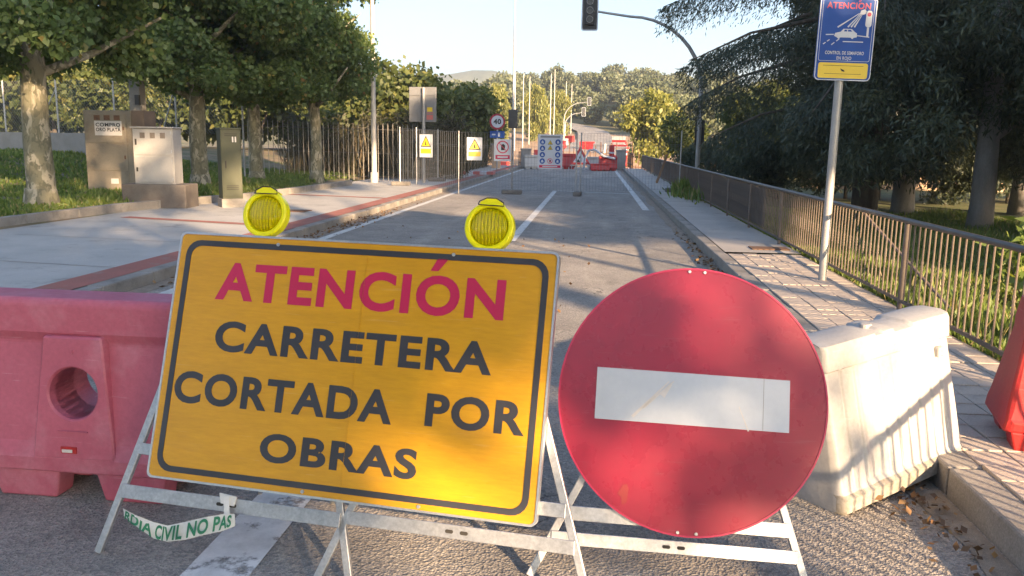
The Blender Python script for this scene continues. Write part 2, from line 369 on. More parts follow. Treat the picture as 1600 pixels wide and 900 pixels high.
def clump_leaves(rng, cs, rs, n, size, aspect=.8, droop=.3, fill=.6):
    k = rng.choice(len(cs), n, p=(rs.prod(1)**(2/3))/(rs.prod(1)**(2/3)).sum())
    d = unit(rng.normal(size=(n, 3))); f = fill+(1-fill)*rng.random((n, 1))**.6
    pos = cs[k]+d*rs[k]*f*(1+.15*rng.normal(size=(n, 1)))
    a = unit(rng.normal(size=(n, 3))*.8+d*.4+np.array([0, 0, -1.])*droop*2)
    b = unit(np.cross(a, rng.normal(size=(n, 3))))
    s = size*(.45+1.1*rng.random((n, 1)))
    ct = rng.random(len(cs))
    tint = .55*rng.random(n)+.3*ct[k]+.12*d[:, 2]
    tint = np.where(rng.random(n) < .04, .9+.1*rng.random(n), tint)
    return pos, a*s, b*s*aspect, tint
def crown_clumps(rng, n, c, r, cr, flat=.8, shell=.45):
    d = unit(rng.normal(size=(n, 3))); f = shell+(1-shell)*rng.random((n, 1))**.7
    cs = np.array(c)+d*np.array(r)*f
    rr = cr*(.65+.7*rng.random((n, 1)))*np.array([[1, 1, flat]])
    return cs, rr
def trunk_mesh(name, pts, rr, limbs, mat, n=10, flare=0):
    mb = B(); pts = [Vector(p) for p in pts]
    mb.tube(pts, rr, n)
    if flare: mb.tube([pts[0]-Vector((0, 0, .15)), pts[0]+Vector((0, 0, .1)), pts[0]+Vector((0, 0, .5))], [rr[0]*1.22, rr[0]*1.08, rr[0]*.85], n)
    for path, r in limbs: mb.tube(path, r, 6)
    me = bpy.data.meshes.new(name); me.from_pydata([tuple(v) for v in mb.v], [], mb.f); me.materials.append(MATS[mat])
    for p in me.polygons: p.use_smooth = True
    return me
def make_tree(name, loc, label, cat, group, tmesh, cmesh, rz=0, sc=1):
    t = thing(name, loc, label, cat, group)
    for nm, me in (('trunk', tmesh), ('crown', cmesh)):
        if me is None: continue
        o = bpy.data.objects.new(nm, me); COL.objects.link(o); o.parent = t
    t.rotation_euler = (0, 0, rz); t.scale = (sc, sc, sc) if not hasattr(sc, '__len__') else sc
    return t

# ------------------------------------------------------------------ terrain
def ss(a, b, x):
    t = np.clip((x-a)/(b-a), 0, 1); return t*t*(3-2*t)
def ter(x, y):
    x = np.asarray(x, float); y = np.asarray(y, float)
    z = 7.0*ss(75, 230, y) + 12*ss(165, 320, y)*(1-.3*ss(10, 60, -x)) + 1.2*np.sin(x*.05+1)*ss(150, 250, y)
    z = z - 60*ss(340, 520, y)
    left = .22*ss(-9.0, -10.5, x)*ss(2, 10, y) + .75*ss(-14, -22, x)
    right = -.15*ss(3.5, 6, x)*ss(60, 40, y)
    near = ss(90, 60, y)
    z = z + near*(left+right)
    corr = ss(-9.6, -8.9, x)*ss(3.6, 3.0, x)*ss(64, 60, y)
    z = z - .12*corr + .03*(1-corr)*near
    # earthwork pit beside and under the works
    z = z - 1.6*ss(57, 62, y)*ss(96, 84, y)*ss(-16, -10, x)*ss(10, 5, x)
    return z
def terz(x, y): return float(ter(x, y))
def sheet(name, xs, ys, zf, mat):
    X, Y = np.meshgrid(xs, ys); Z = zf(X, Y); nx = len(xs)
    vs = np.stack([X, Y, Z], -1).reshape(-1, 3).tolist()
    fs = [(j*nx+i, j*nx+i+1, (j+1)*nx+i+1, (j+1)*nx+i) for j in range(len(ys)-1) for i in range(nx-1)]
    mb = B(); mb.v = [tuple(v) for v in vs]; mb.f = fs
    o = mb.build(name, mat, smooth=True); o['kind'] = 'structure'; return o
gx = np.concatenate([np.linspace(-400, -60, 12), np.linspace(-50, -16, 18), np.arange(-15, 12.1, .3), np.linspace(13, 60, 24), np.linspace(80, 400, 10)])
gy = np.concatenate([np.linspace(-80, -5, 16), np.arange(-4, 34, .6), np.arange(34, 100, 1.5), np.arange(101, 330, 5), np.linspace(340, 700, 12)])
GX, GY = np.meshgrid(gx, gy)
grnd = sheet('ground', gx, gy, ter, 'soil')
grnd.data.materials.append(MATS['excavated_earth']); grnd.data.materials.append(MATS['hill_ground']); grnd.data.materials.append(MATS['park_soil'])
for p in grnd.data.polygons:
    c = p.center
    if 57 < c.y < 150 and -30 < c.x < 14: p.material_index = 1
    elif c.y >= 110: p.material_index = 2
    elif c.x > 2.9 and c.y < 60: p.material_index = 3
# far hills beyond
def far_hill(name, x0, x1, y, h, seed):
    rng = np.random.default_rng(seed); xs = np.linspace(x0, x1, 60); ys = np.linspace(y-260, y+260, 30)
    ph = rng.random(6)*6.3
    def zf(X, Y):
        u = (X-x0)/(x1-x0); e = np.sin(np.pi*u)**.8*np.exp(-((Y-y)/130)**2)
        return -20+h*e*(1+.05*np.sin(X*.012+ph[0])+.025*np.sin(X*.05+ph[1])+.02*np.sin(Y*.07+X*.05+ph[2]))
    return sheet(name, xs, ys, zf, 'far_hill')
far_hill('distant_hill', -900, 420, 950, 104, 3)
far_hill('distant_ridge', -2400, -100, 1500, 122, 5)

# road -------------------------------------------------------------------------
def flat(name, x0, x1, y0, y1, z, mat, step=.5, wav=0):
    xs = np.linspace(x0, x1, 2 if not wav else 8); ys = np.arange(y0, y1+.01, step)
    return sheet(name, xs, ys, lambda X, Y: z+0*X+wav*np.sin(Y*1.7+X*2), mat)
flat('road', -5.02, 1.74, -14, 61, 0, 'asphalt', 5)
farpts = [(-1.7, 84), (-1.2, 110), (-.2, 135), (-.8, 155), (-4, 172), (-9, 182)]
o = ribbon(B(), farpts, 5.6, lambda p: terz(*p)+.25).build('road_beyond_works', 'asphalt'); o['kind'] = 'structure'
def marking(pts, wd, z=.004, mat='line_paint', name='road_marking'):
    o = ribbon(B(), pts, wd, z).build(name, mat); o['kind'] = 'structure'; return o
marking([(-1.40, 1.0), (-1.40, 3.9)], .26, mat='line_paint_worn', name='centre_line_worn')
marking([(-1.40, 14.0), (-1.40, 29.5)], .15, name='centre_line')
marking([(-1.30, 29.45), (1.22, 28.4)], .14, .008, name='stop_line')
marking([(1.31, 21.5), (1.24, 56)], .17, name='edge_line_right')
marking([(-4.52, -3), (-4.56, 12), (-4.6, 60)], .15, name='edge_line_left')
# dirt in the gutters
for nm, x, wd, y0, y1 in (('gutter_left', -4.86, .3, 2, 60), ('gutter_right', 1.62, .22, -3, 60)):
    rng = np.random.default_rng(int(wd*100)); pts = []
    ys = np.arange(y0, y1, .8); mb = B(); s = 1 if x < 0 else -1
    for yy in ys: pts.append((yy, wd*(.5+.6*rng.random())))
    vs = []; fs = []; edge = -5.0 if x < 0 else 1.72
    for yy, ww in pts: vs += [(edge, yy, .0045), (edge+s*ww, yy, .0045)]
    for i in range(len(pts)-1): fs.append((2*i, 2*i+1, 2*i+3, 2*i+2))
    mb.add(vs, fs); o = mb.build(nm, 'grit'); o['kind'] = 'structure'

# kerbs: individual stones
def kerb(name, x0, x1, h, mat, ys, ln=.985, tilt=0):
    rng = random.Random(len(ys)); 
    root = bpy.data.objects.new(name, None); COL.objects.link(root); root['kind'] = 'structure'; root.location = ((x0+x1)/2, ys[0], 0)
    mb = B().box(((x0+x1)/2, ys[0]+ln/2, h/2-.06), (x1-x0, ln, h+.12)); first = mb.build('kerb_stone', mat, root, bevel=.014)
    for y in ys[1:]:
        c = child_copy(first, root, first.location+world_loc(root)); c.location.y += (y-ys[0]); c.location.z += rng.uniform(-.006, .006); c.location.x += rng.uniform(-.006, .006)
        c.rotation_euler.z = rng.uniform(-.004, .004)
    return root
kerb('kerb_left', -5.2, -5.01, .13, 'kerb_stone', [i*1.0 for i in range(0, 58)])
kerb('kerb_right', 1.73, 1.9, .14, 'kerb_stone', [1.0+i*1.0 for i in range(-3, 56)])
# left pavement
flat('pavement_left', -9.05, -5.62, -6, 57, .128, 'concrete_slab', 3)
flat('red_paving_band', -5.62, -5.2, -6, 57, .132, 'red_paving', 3)
for y in (14.3, 22.0):
    o = ribbon(B(), [(-5.6, y), (-9.0, y+.9)], .26, .134).build('red_paving_strip', 'red_paving'); o['kind'] = 'structure'
for y in (9.2, 11.6, 16.6, 19.0, 24.5, 27):   # slab joints
    o = ribbon(B(), [(-5.62, y), (-9.0, y+.5)], .018, .133).build('slab_joint', 'joint_sand'); o['kind'] = 'structure'
# verge kerb on the left
kpts = [(-9.9, 9.5), (-9.85, 13.5), (-9.75, 16.3), (-9.3, 18.4), (-8.75, 20.4), (-8.55, 24), (-8.4, 28.2)]
root = bpy.data.objects.new('verge_kerb', None); COL.objects.link(root); root['kind'] = 'structure'; root.location = (-9.8, 9.5, .1)
for i in range(len(kpts)-1):
    a = Vector((*kpts[i], 0)); b = Vector((*kpts[i+1], 0)); n = max(1, int((b-a).length/1.0)); d = (b-a)/n; ang = math.atan2(d.y, d.x)
    for k in range(n):
        c = a+d*(k+.5)
        B().box((0, 0, 0), (d.length-.012, .15, .32), Matrix.Translation((c.x, c.y, .14)) @ Matrix.Rotation(ang, 4, 'Z')).build('kerb_stone', 'kerb_stone', root, bevel=.015)
# left pavement infill towards the verge
mb = B(); poly = [(-9.06, -6), (-9.06, 19.6)] + [(p[0], p[1]) for p in kpts[::-1] if p[1] < 19] + [(-9.9, -6)]
mb.add([(x, y, .124) for x, y in poly], [tuple(range(len(poly)))]); o = mb.build('pavement_left_edge', 'concrete_slab'); o['kind'] = 'structure'
# dirt path between verge and cabinets
o = ribbon(B(), [(-15, 16.0), (-12.6, 17.3), (-11, 17.9), (-9.4, 19.0)], .9, .30).build('path', 'soil'); o['kind'] = 'structure'
# right pavement: pavers near, concrete beyond
flat('paver_bed', 1.9, 2.98, -6, 12.2, .128, 'joint_sand', 3)
root = bpy.data.objects.new('paved_footway', None); COL.objects.link(root); root['kind'] = 'structure'; root.location = (2.4, 2.4, .13)
mb = B().box((2.0, 2.5, .125), (.196, .196, .05)); first = mb.build('paver', 'paver', root, bevel=.004)
rng = random.Random(5); w0 = first.location+world_loc(root)
for j in range(0, 47):
    for i in range(0, 5):
        if i == 0 and j == 0: continue
        if 2.4+j*.204 > 12.15: continue
        c = child_copy(first, root, w0); c.location.x += i*.204 + rng.uniform(-.002, .002) + (.0); c.location.y += j*.204; c.location.z += rng.uniform(-.003, .003)
        c.rotation_euler = (rng.uniform(-.006, .006), rng.uniform(-.006, .006), rng.uniform(-.006, .006))
flat('pavement_right', 1.9, 2.98, 12.2, 57, .142, 'pavement_right', 3)
for y in (17.5, 23, 28.5):
    o = ribbon(B(), [(1.9, y), (2.98, y)], .02, .146).build('slab_joint', 'joint_sand'); o['kind'] = 'structure'
o = B().box((-6.6, 17.4, .137), (.95, .5, .012), None).build('access_cover', 'rust', bevel=.003); tag(o, 'dark rectangular access cover in the left footway', 'cover')
o = B().box((2.62, 12.7, .15), (.55, .35, .012)).build('access_cover', 'rust', bevel=.003); tag(o, 'rusty metal access cover set in the right footway', 'cover')
# ------------------------------------------------------------------ vegetation meshes
def grass(name, region, n, h, seed, zf, label, wd=.012):
    rng = np.random.default_rng(seed); x, y = region(rng, n); n = len(x)
    pos = np.stack([x, y, zf(x, y)], 1)
    hh = h*(.45+.9*rng.random((n, 1)))*(.6+.8*(.5+.5*np.sin(x*2.1+1.3*np.sin(y*1.7))))[:, None]
    a = unit(np.stack([rng.normal(size=n)*.35, rng.normal(size=n)*.35, np.ones(n)], 1))*hh
    b = unit(np.stack([rng.normal(size=n), rng.normal(size=n), np.zeros(n)], 1))*wd*(.7+.6*rng.random((n, 1)))*2
    tint = .75*rng.random(n)+.2*(.5+.5*np.sin(x*1.3+y*.9)); tint = np.where(rng.random(n) < .06, 1, tint)
    o = bpy.data.objects.new(name, card_mesh(name, pos, a, b, tint, 'grass_blade')); COL.objects.link(o)
    return tag(o, label, 'grass', kind='stuff')
def reg(x0, x1, y0, y1, pw=1): return lambda rng, n: (x0+(x1-x0)*rng.random(n), y0+(y1-y0)*rng.random(n)**pw)
tz = lambda x, y: ter(x, y)-.01
grass('grass_strip', reg(2.98, 3.3, 3, 22, 1.2), 7000, .1, 1, lambda x, y: 0*x+.1, 'thin grass along the foot of the iron railing')
grass('park_grass', reg(3.1, 10, 3, 24, 1.3), 60000, .15, 2, tz, 'bright green park grass behind the iron railing', .014)
def vr(rng, n):
    y = 9.5+18.5*rng.random(n); kx = np.interp(y, [k[1] for k in kpts], [k[0] for k in kpts]); return kx-.1-rng.random(n)**1.1*4.5, y
grass('verge_grass', vr, 40000, .085, 3, tz, 'grass verge round the plane trees left of the road', .022)
grass('rough_grass', reg(-27, -9.8, 15, 36), 46000, .13, 5, tz, 'rough grass between the verge and the low wall', .035)
grass('weed_patch', lambda rng, n: (2.95+.22*rng.normal(size=n), 26.2+1.3*rng.normal(size=n)), 2500, .38, 4, lambda x, y: 0*x+.1, 'clump of tall weeds at the foot of the arched signal mast', .03)

def plane_crown(seed, n=76000):
    rng = np.random.default_rng(seed)
    cs, rs = crown_clumps(rng, 70, (0, 0, 6.1), (2.7, 2.7, 3.2), .72, .75, .3)
    c2, r2 = crown_clumps(rng, 20, (0, 0, 3.4), (2.6, 2.6, .5), .5, .8, .5)
    cs = np.concatenate([cs, c2]); rs = np.concatenate([rs, r2])
    return card_mesh('plane_crown', *clump_leaves(rng, cs, rs, n, .118, .85, .35, .3), 'plane_leaf')
def plane_trunk(seed, r=.27):
    rng = random.Random(seed); limbs = []
    for k in range(7):
        a = k*2.4+rng.random(); z0 = 2.6+.35*k; L = 1.6+rng.random()
        limbs.append(([(0, 0, z0), (math.cos(a)*L*.45, math.sin(a)*L*.45, z0+.5), (math.cos(a)*L, math.sin(a)*L, z0+1.3)], [r*.42, r*.28, r*.1]))
    return trunk_mesh('plane_trunk', [(0, 0, -.1), (.02, 0, .35), (.0, .02, 1.4), (.04, -.02, 2.8), (.0, .03, 4.4), (.05, 0, 7.5)], [r*1.25, r, r*.93, r*.85, r*.6, r*.15], limbs, 'plane_bark', 14, flare=1)
pc = [plane_crown(11), plane_crown(12)]; pt = [plane_trunk(1), plane_trunk(2, .24)]
def tree(name, x, y, z, label, mesh_t, mesh_c, rz, sc, cat='tree', group=None): return make_tree(name, (x, y, z), label, cat, group, mesh_t, mesh_c, rz, sc)
PG = 'plane trees along the left verge'
tree('plane_tree', -11.2, 15.95, .2, 'thick pale plane tree trunk on the grass verge at the far left', pt[0], pc[0], .4, 1.0, group=PG)
tree('plane_tree', -11.55, 23.6, .22, 'plane tree rising between the white cabinet and the olive cabinet', pt[1], pc[1], 1.9, (1.05, 1.05, .96), group=PG)
tree('plane_tree', -11.4, 27.4, .22, 'plane tree just right of the olive cabinet', pt[1], pc[0], 3.3, (.95, .95, .92), group=PG)
tree('plane_tree', -9.9, 29.1, .2, 'plane tree beside the iron bar fence, nearest the lamp post', pt[1], pc[1], 4.6, (.86, .86, .98), group=PG)
# unseen trees beside and behind the viewpoint shading the closure, some added for that
rng = np.random.default_rng(16); cs_, rs_ = crown_clumps(rng, 56, (0, 0, 6.1), (2.7, 2.7, 3.3), .58, .75, .2)
pcs = card_mesh('open_crown', *clump_leaves(rng, cs_, rs_, 11000, .16, .85, .35, .2), 'plane_leaf')
rng = np.random.default_rng(15); cs_, rs_ = crown_clumps(rng, 60, (0, 0, 17.6), (6, 6, 3.6), 1.3, .75, .3)
ptall = card_mesh('tall_crown', *clump_leaves(rng, cs_, rs_, 16000, .34, .85, .35, .3), 'plane_leaf')
ttall = trunk_mesh('tall_trunk', [(0, 0, -.1), (0, .05, 5), (.1, 0, 11), (0, 0, 17)], [.45, .36, .25, .05], [([(0, 0, 10), (2, 1, 13)], [.16, .05]), ([(0, 0, 11), (-2, -1, 14)], [.16, .05])], 'plane_bark', 12)
make_tree('plane_tree', (19.2, -18.2, 0), 'very tall unseen plane tree added behind the viewpoint to shade the left crowns', 'tree', 'roadside plane trees shading the closure', ttall, ptall, 0, 1)  # unseen tall tree, added to put the left plane crowns in shade
rng = np.random.default_rng(14); cs_, rs_ = crown_clumps(rng, 19, (0, 0, 7.75), (3.2, 3.2, .3), .62, .6, .3)
phs = card_mesh('high_crown', *clump_leaves(rng, cs_, rs_, 9500, .17, .85, .35, .3), 'plane_leaf')  # high flat crown shaped to shade the blue sign but spare the road
SG = 'roadside plane trees shading the closure'
for i, (x, y, z, sc, lb) in enumerate([
    (14.53, -20.21, 0, (1.45, 1.45, 1.6), 'big plane tree behind the viewpoint to the right, shading the panel'),
    (7.6, -24.0, 0, (1.5, 1.5, 1.6), 'plane tree straight behind the viewpoint, shading the left footway'),
    (-7.5, -9.5, 0, (1.3, 1.3, 1.3), 'plane tree behind the viewpoint on the left footway'),
    (-8.5, -18.5, 0, (1.4, 1.4, 1.4), 'second plane tree behind the viewpoint on the left footway'),
    (0.5, -33, 0, (1.7, 1.7, 1.7), 'plane tree far behind the viewpoint where the road bends'),
    (14.0, -34.0, 0, (1.2, 1.2, 1.3), 'plane tree far behind the viewpoint on the right'),
    (25.5, -25.0, 0, (1.15, 1.15, 1.1), 'unseen plane tree added far behind the viewpoint, beyond the railing'),  # this unseen tree and the next are added to block glow round the sun
    (24.5, -11.5, 0, (1.3, 1.3, 1.3), 'unseen plane tree added in the park, behind the viewpoint to the right'),
    (14.4, -8.2, 0, (1.2, 1.2, 1.0), 'unseen plane tree right of the viewpoint, high flat crown shaped to shade the blue sign')]):
    tree('plane_tree', x, y, z, lb, pt[i % 2], pcs if i == 0 else (phs if i == 8 else pc[i % 2]), (7.8 if i == 8 else i*1.3) if i else rad(130), sc, group=SG)

def evergreen(seed, n=130000, h=10.5, r=3.2, low=1.4):
    rng = np.random.default_rng(seed); N = 190
    z = low+(h-low)*rng.random(N)**.85; a = rng.random(N)*6.28; rad_ = r*(1-.5*((z-low)/(h-low)))*(.35+.7*rng.random(N)**.7)
    cs = np.stack([np.cos(a)*rad_, np.sin(a)*rad_, z-.12*rad_], 1); rs = np.stack([.38+.4*rng.random(N)]*3, 1)*np.array([[1, 1, .8]])
    return card_mesh('evergreen_crown', *clump_leaves(rng, cs, rs, n, .13, .24, .45, .2), 'evergreen_leaf')
ev = [evergreen(21), evergreen(22, h=12.5, r=3.6, low=1.6)]
et = [trunk_mesh('evergreen_trunk', [(0, 0, -.3), (.02, 0, .6), (0, .03, 3), (.05, 0, 8.5)], [.3, .25, .2, .04], [([(0, 0, 1.9), (.9, .3, 2.5), (1.9, .5, 2.6)], [.09, .06, .02]), ([(0, 0, 2.4), (-.9, .5, 3.0), (-2.0, .9, 3.1)], [.09, .06, .02])], 'grey_bark', 12)]
EG = 'dark evergreens in the park behind the railing'
for i, (x, y, sc, lb) in enumerate([
    (8.6, 19.6, 1.0, 'dark evergreen with pale trunk, right of the blue sign post'),
    (10.2, 18.4, 1.05, 'dark evergreen with thick trunk near the right edge'),
    (8.3, 23.5, 1.1, 'dark evergreen straight behind the blue camera sign'),
    (11.8, 24.5, 1.2, 'tall dark evergreen deeper in the park at the right edge'),
    (14.5, 30, 1.3, 'evergreen far back in the park at the right edge'),
    (9.8, 31, 1.25, 'tall dark evergreen behind the cedar'),
    (10.6, 11.6, 1.1, 'park evergreen beside the railing, outside the view to the right'),
    (13.4, 5.9, .95, 'park evergreen behind the nearest railing, outside the view to the right'),
    (14.6, 9.6, 1.2, 'park evergreen between two others, outside the view to the right'),
    (13.5, 14.2, 1.2, 'park evergreen deep in the park, outside the view to the right')]):
    tree('evergreen_tree', x, y, -.1, lb, et[0], ev[i % 2], i*1.9, sc, group=EG)

def dark_bush(seed):
    rng = np.random.default_rng(seed); cs, rs = crown_clumps(rng, 30, (0, 0, 1.25), (1.7, 1.5, 1.0), .5, .85, .2)
    return card_mesh('dark_shrub', *clump_leaves(rng, cs, rs, 14000, .13, .4, .2, .2), 'evergreen_leaf')
db = [dark_bush(71), dark_bush(72)]
dst = trunk_mesh('shrub_stem', [(0, 0, -.2), (.05, 0, .6), (0, .05, 1.6)], [.07, .05, .02], [], 'dark_bark', 7)
UB = 'dark shrubs under the park evergreens'
for i, (x, y, s_, lb) in enumerate([(6.2, 29.5, 1.0, 'dark shrub behind the railing by the arched mast'), (8.8, 30.5, 1.1, 'dark shrub behind the blue sign post'), (11.4, 28.6, 1.15, 'dark shrub between the pale park trunks, left one'), (13.8, 29.6, 1.2, 'dark shrub between the pale park trunks, middle one'), (16.4, 32.0, 1.2, 'dark shrub between the pale park trunks, right one'), (5.0, 38, .9, 'dark shrub hugging the railing beyond the arched mast')]):
    make_tree('dark_shrub', (x, y, -.15), lb, 'shrub', UB, dst, db[i % 2], i*1.7, s_)
def cedar_mesh(seed, n_br=46, h=15):
    rng = np.random.default_rng(seed); P = []; A = []; Bx = []; T = []; limbs = []
    for k in range(n_br):
        z0 = 2.7+(h-3.1)*(k/(n_br-1)); az = k*2.4+rng.random()*.6; L = (5.9*(1-(z0/h)**2.2)+.8)*(.8+.35*rng.random())*min(1, .5+z0/9)
        d = np.array([math.cos(az), math.sin(az), 0]); s = np.array([-d[1], d[0], 0])
        rise = .12 if z0 < 6 else .25
        path = [np.array([0, 0, z0])+d*L*t+np.array([0, 0, L*(rise*t-.33*t*t)]) for t in (0, .35, .7, 1)]
        limbs.append(([tuple(p) for p in path], [.09*(L/5)+.02, .06*(L/5)+.01, .035, .01]))
        m = int(900*L); t = rng.random(m)**.75
        side = (rng.random(m)*2-1)*(.28+.22*L*(1-np.abs(t-.5)*1.3))*.9
        base = np.array([0, 0, z0])+d*(L*t)[:, None]+s*side[:, None]
        zz = L*(rise*t-.33*t*t)-.35*np.abs(side)-rng.random(m)**2*.75
        base[:, 2] += zz
        dirn = unit(d[None]*.45+s[None]*np.sign(side)[:, None]*.35+np.array([0, 0, -.75])+rng.normal(size=(m, 3))*.35)
        ln = (.07+.13*rng.random((m, 1)))
        P.append(base); A.append(dirn*ln); Bx.append(unit(np.cross(dirn, rng.normal(size=(m, 3))))*.028); T.append(.6*rng.random(m)+.3*rng.random())
    c = card_mesh('cedar_crown', np.concatenate(P), np.concatenate(A), np.concatenate(Bx), np.concatenate(T), 'needle')
    return trunk_mesh('cedar_trunk', [(0, 0, -.3), (0, 0, 3), (.1, 0, 8), (.1, 0, h)], [.38, .3, .17, .03], limbs, 'dark_bark', 12), c
ct, cc = cedar_mesh(31)
tree('cedar_tree', 7.6, 24.5, -.1, 'drooping dark cedar reaching over the railing by the arched signal mast', ct, cc, .5, 1.0)

# bushes and small trees
def bush_mesh(seed, n, r, h, cl, leaf, mat, N=22, fill=.35):
    rng = np.random.default_rng(seed); cs, rs = crown_clumps(rng, N, (0, 0, h*.55), (r*.8, r*.8, h*.42), cl, .85, .25)
    cs[:, 2] = np.maximum(cs[:, 2], cl*.5)
    return card_mesh('crown', *clump_leaves(rng, cs, rs, n, leaf, .7, .2, fill), mat)
bt = trunk_mesh('bush_trunk', [(0, 0, -.3), (.05, 0, .8), (0, .05, 2.2)], [.12, .08, .03], [([(0, 0, .4), (.5, .2, 1.4), (.9, .3, 2.2)], [.06, .04, .015]), ([(0, 0, .5), (-.5, .3, 1.5), (-.8, .5, 2.3)], [.06, .04, .015])], 'dark_bark', 8)
bm = [bush_mesh(41, 9000, 2.0, 4.2, .8, .22, 'bush_leaf'), bush_mesh(42, 9000, 2.3, 5.2, .9, .24, 'bush_leaf')]
ym = bush_mesh(43, 9000, 3.1, 5.0, .95, .3, 'yellow_leaf', 30)
BG = 'sunlit bushes behind the left fences'
rng = random.Random(8)
BN = ['far left', 'second', 'third', 'fourth', 'fifth', 'sixth', 'seventh', 'eighth', 'ninth', 'tenth']
for i, (x, y, s, zs) in enumerate([(-43, 60, 2.2, 1.1), (-38, 56, 1.9, 1.1), (-34, 60, 2.1, 1.2), (-30, 55, 1.8, 1.0), (-26.5, 58, 2.0, 1.1), (-22.5, 54, 1.7, 1.0), (-19, 56, 1.8, .95), (-16, 50, 1.2, .9), (-13.5, 44, .9, .8), (-28, 47, 1.2, .9)]):
    tree('bush', x, y, .5, 'sunlit yellow-green bush behind the wire fence, %s from the left' % BN[i] if i else 'sunlit yellow-green bush behind the wire fence at the far left', bt, bm[i % 2], i*1.1, (s, s, s*zs), 'bush', BG)
LG = 'leafy trees beyond the lamp post on the left'
for i, (x, y, s, lb) in enumerate([(-9.6, 40.5, 1.15, 'leafy green tree right behind the tall lamp post'), (-9.4, 46, 1.2, 'leafy green tree behind the grey sign back'), (-8.6, 52.5, 1.1, 'leafy green tree above the yellow warning boards'), (-12.5, 52, 1.4, 'taller leafy tree behind the iron bar fence'), (-8.6, 60, .95, 'leafy tree beside the round speed limit sign')]):
    tree('leafy_tree', x, y, -.1, lb, bt, bm[(i+1) % 2], i*2.2+.5, (s, s, s*.98), 'tree', LG)
tree('yellow_tree', 4.6, 76, -.2, 'yellow-green sunlit round tree at the end of the railing', bt, ym, .7, (1.0, 1.0, 1.25))
for i, (x, y, s, lb) in enumerate([(7.6, 42, 1.05, 'mid green tree between the arched mast and the yellow tree'), (5.2, 50, .7, 'low dense bush at the end of the railing'), (10.5, 50, 1.3, 'taller green tree behind the arched mast')]):
    tree('leafy_tree', x, y, -.2, lb, bt, bm[i % 2], i+.3, (s, s, s*1.05), 'tree')

# cane thicket behind the bar fence
rng_ = np.random.default_rng(51); n = 1100
x = -12.8+7.4*rng_.random(n); y = 33.3+2.6*rng_.random(n)+np.maximum(0, -x-9)*.0
pos = np.stack([x, y, 0*x+.05], 1); a = unit(np.stack([rng_.normal(size=n)*.22, rng_.normal(size=n)*.15, np.ones(n)], 1))*(1.0+1.5*rng_.random((n, 1)))
b = np.stack([.02+.025*rng_.random(n), .015*rng_.normal(size=n), 0*x], 1)
lp, la, lb_, lt = clump_leaves(rng_, np.stack([-12.8+7.2*rng_.random(70), 34.4+2*rng_.random(70), .4+2.0*rng_.random(70)], 1), np.full((70, 3), .7), 16000, .24, .2, .1, .1)
lt = lt*.6
o = bpy.data.objects.new('cane_thicket', card_mesh('cane_thicket', np.concatenate([pos, lp]), np.concatenate([a, la]), np.concatenate([b, lb_]), np.concatenate([rng_.random(n), lt]), 'dry_cane')); COL.objects.link(o)
tag(o, 'dense brown dry cane thicket behind the iron bar fence', 'thicket', kind='stuff')
# second cane thicket along the road side further on
n = 2600; x = -8.2+1.5*rng_.random(n); y = 33+21*rng_.random(n)
pos = np.stack([x, y, 0*x+.05], 1); a = unit(np.stack([rng_.normal(size=n)*.25, rng_.normal(size=n)*.2, np.ones(n)], 1))*(.8+1.6*rng_.random((n, 1))); b = np.stack([.02+.03*rng_.random(n), .015*rng_.normal(size=n), 0*x], 1)
o = bpy.data.objects.new('dry_scrub', card_mesh('dry_scrub', pos, a, b, rng_.random(n), 'dry_cane')); COL.objects.link(o)
tag(o, 'pale dry stalks lining the left footway behind the yellow boards', 'scrub', kind='stuff')

# hillside wood
om = [bush_mesh(60+i, 2600, 3.0, 5.6, 1.25, .55, 'oak_leaf', 14, .5) for i in range(3)]
otm = trunk_mesh('oak_trunk', [(0, 0, -.6), (.1, 0, 1.4), (0, .1, 3.2)], [.28, .2, .08], [], 'dark_bark', 7)
rng = random.Random(77); cnt = 0
for tries in range(2400):
    y = 135+185*rng.random(); x = -95+140*rng.random()
    if y < 150 and -16 < x < 8: continue
    if abs(x-np.interp(y, [p[1] for p in farpts], [p[0] for p in farpts])) < 5.5 and y < 180: continue
    if rng.random() > .35+.4*(math.sin(x*.09+y*.05) > -.2): continue
    s = .75+.75*rng.random()
    make_tree('hillside_tree', (x, y, terz(x, y)-.3), 'round olive-green oak in the wood on the far hillside', 'tree', 'oaks on the far hillside', otm, om[cnt % 3], rng.random()*6, (s, s, s*(.8+.4*rng.random()))); cnt += 1
    if cnt >= 260: break
for i, (x, y, s) in enumerate([(-14, 118, 1.2), (-9.5, 128, 1.2), (-18, 126, 1.1), (-6.2, 140, 1.1)]):
    tree('poplar', x, y, terz(x, y)-.2, ['pale green poplar among the white lamp posts, second from left', 'tall pale green poplar among the white lamp posts, third from left', 'pale green poplar left of the white lamp posts', 'pale poplar nearest the distant climbing road'][i], bt, ym, i, (.62*s, .62*s, 1.35*s), 'tree', 'poplars beyond the works')
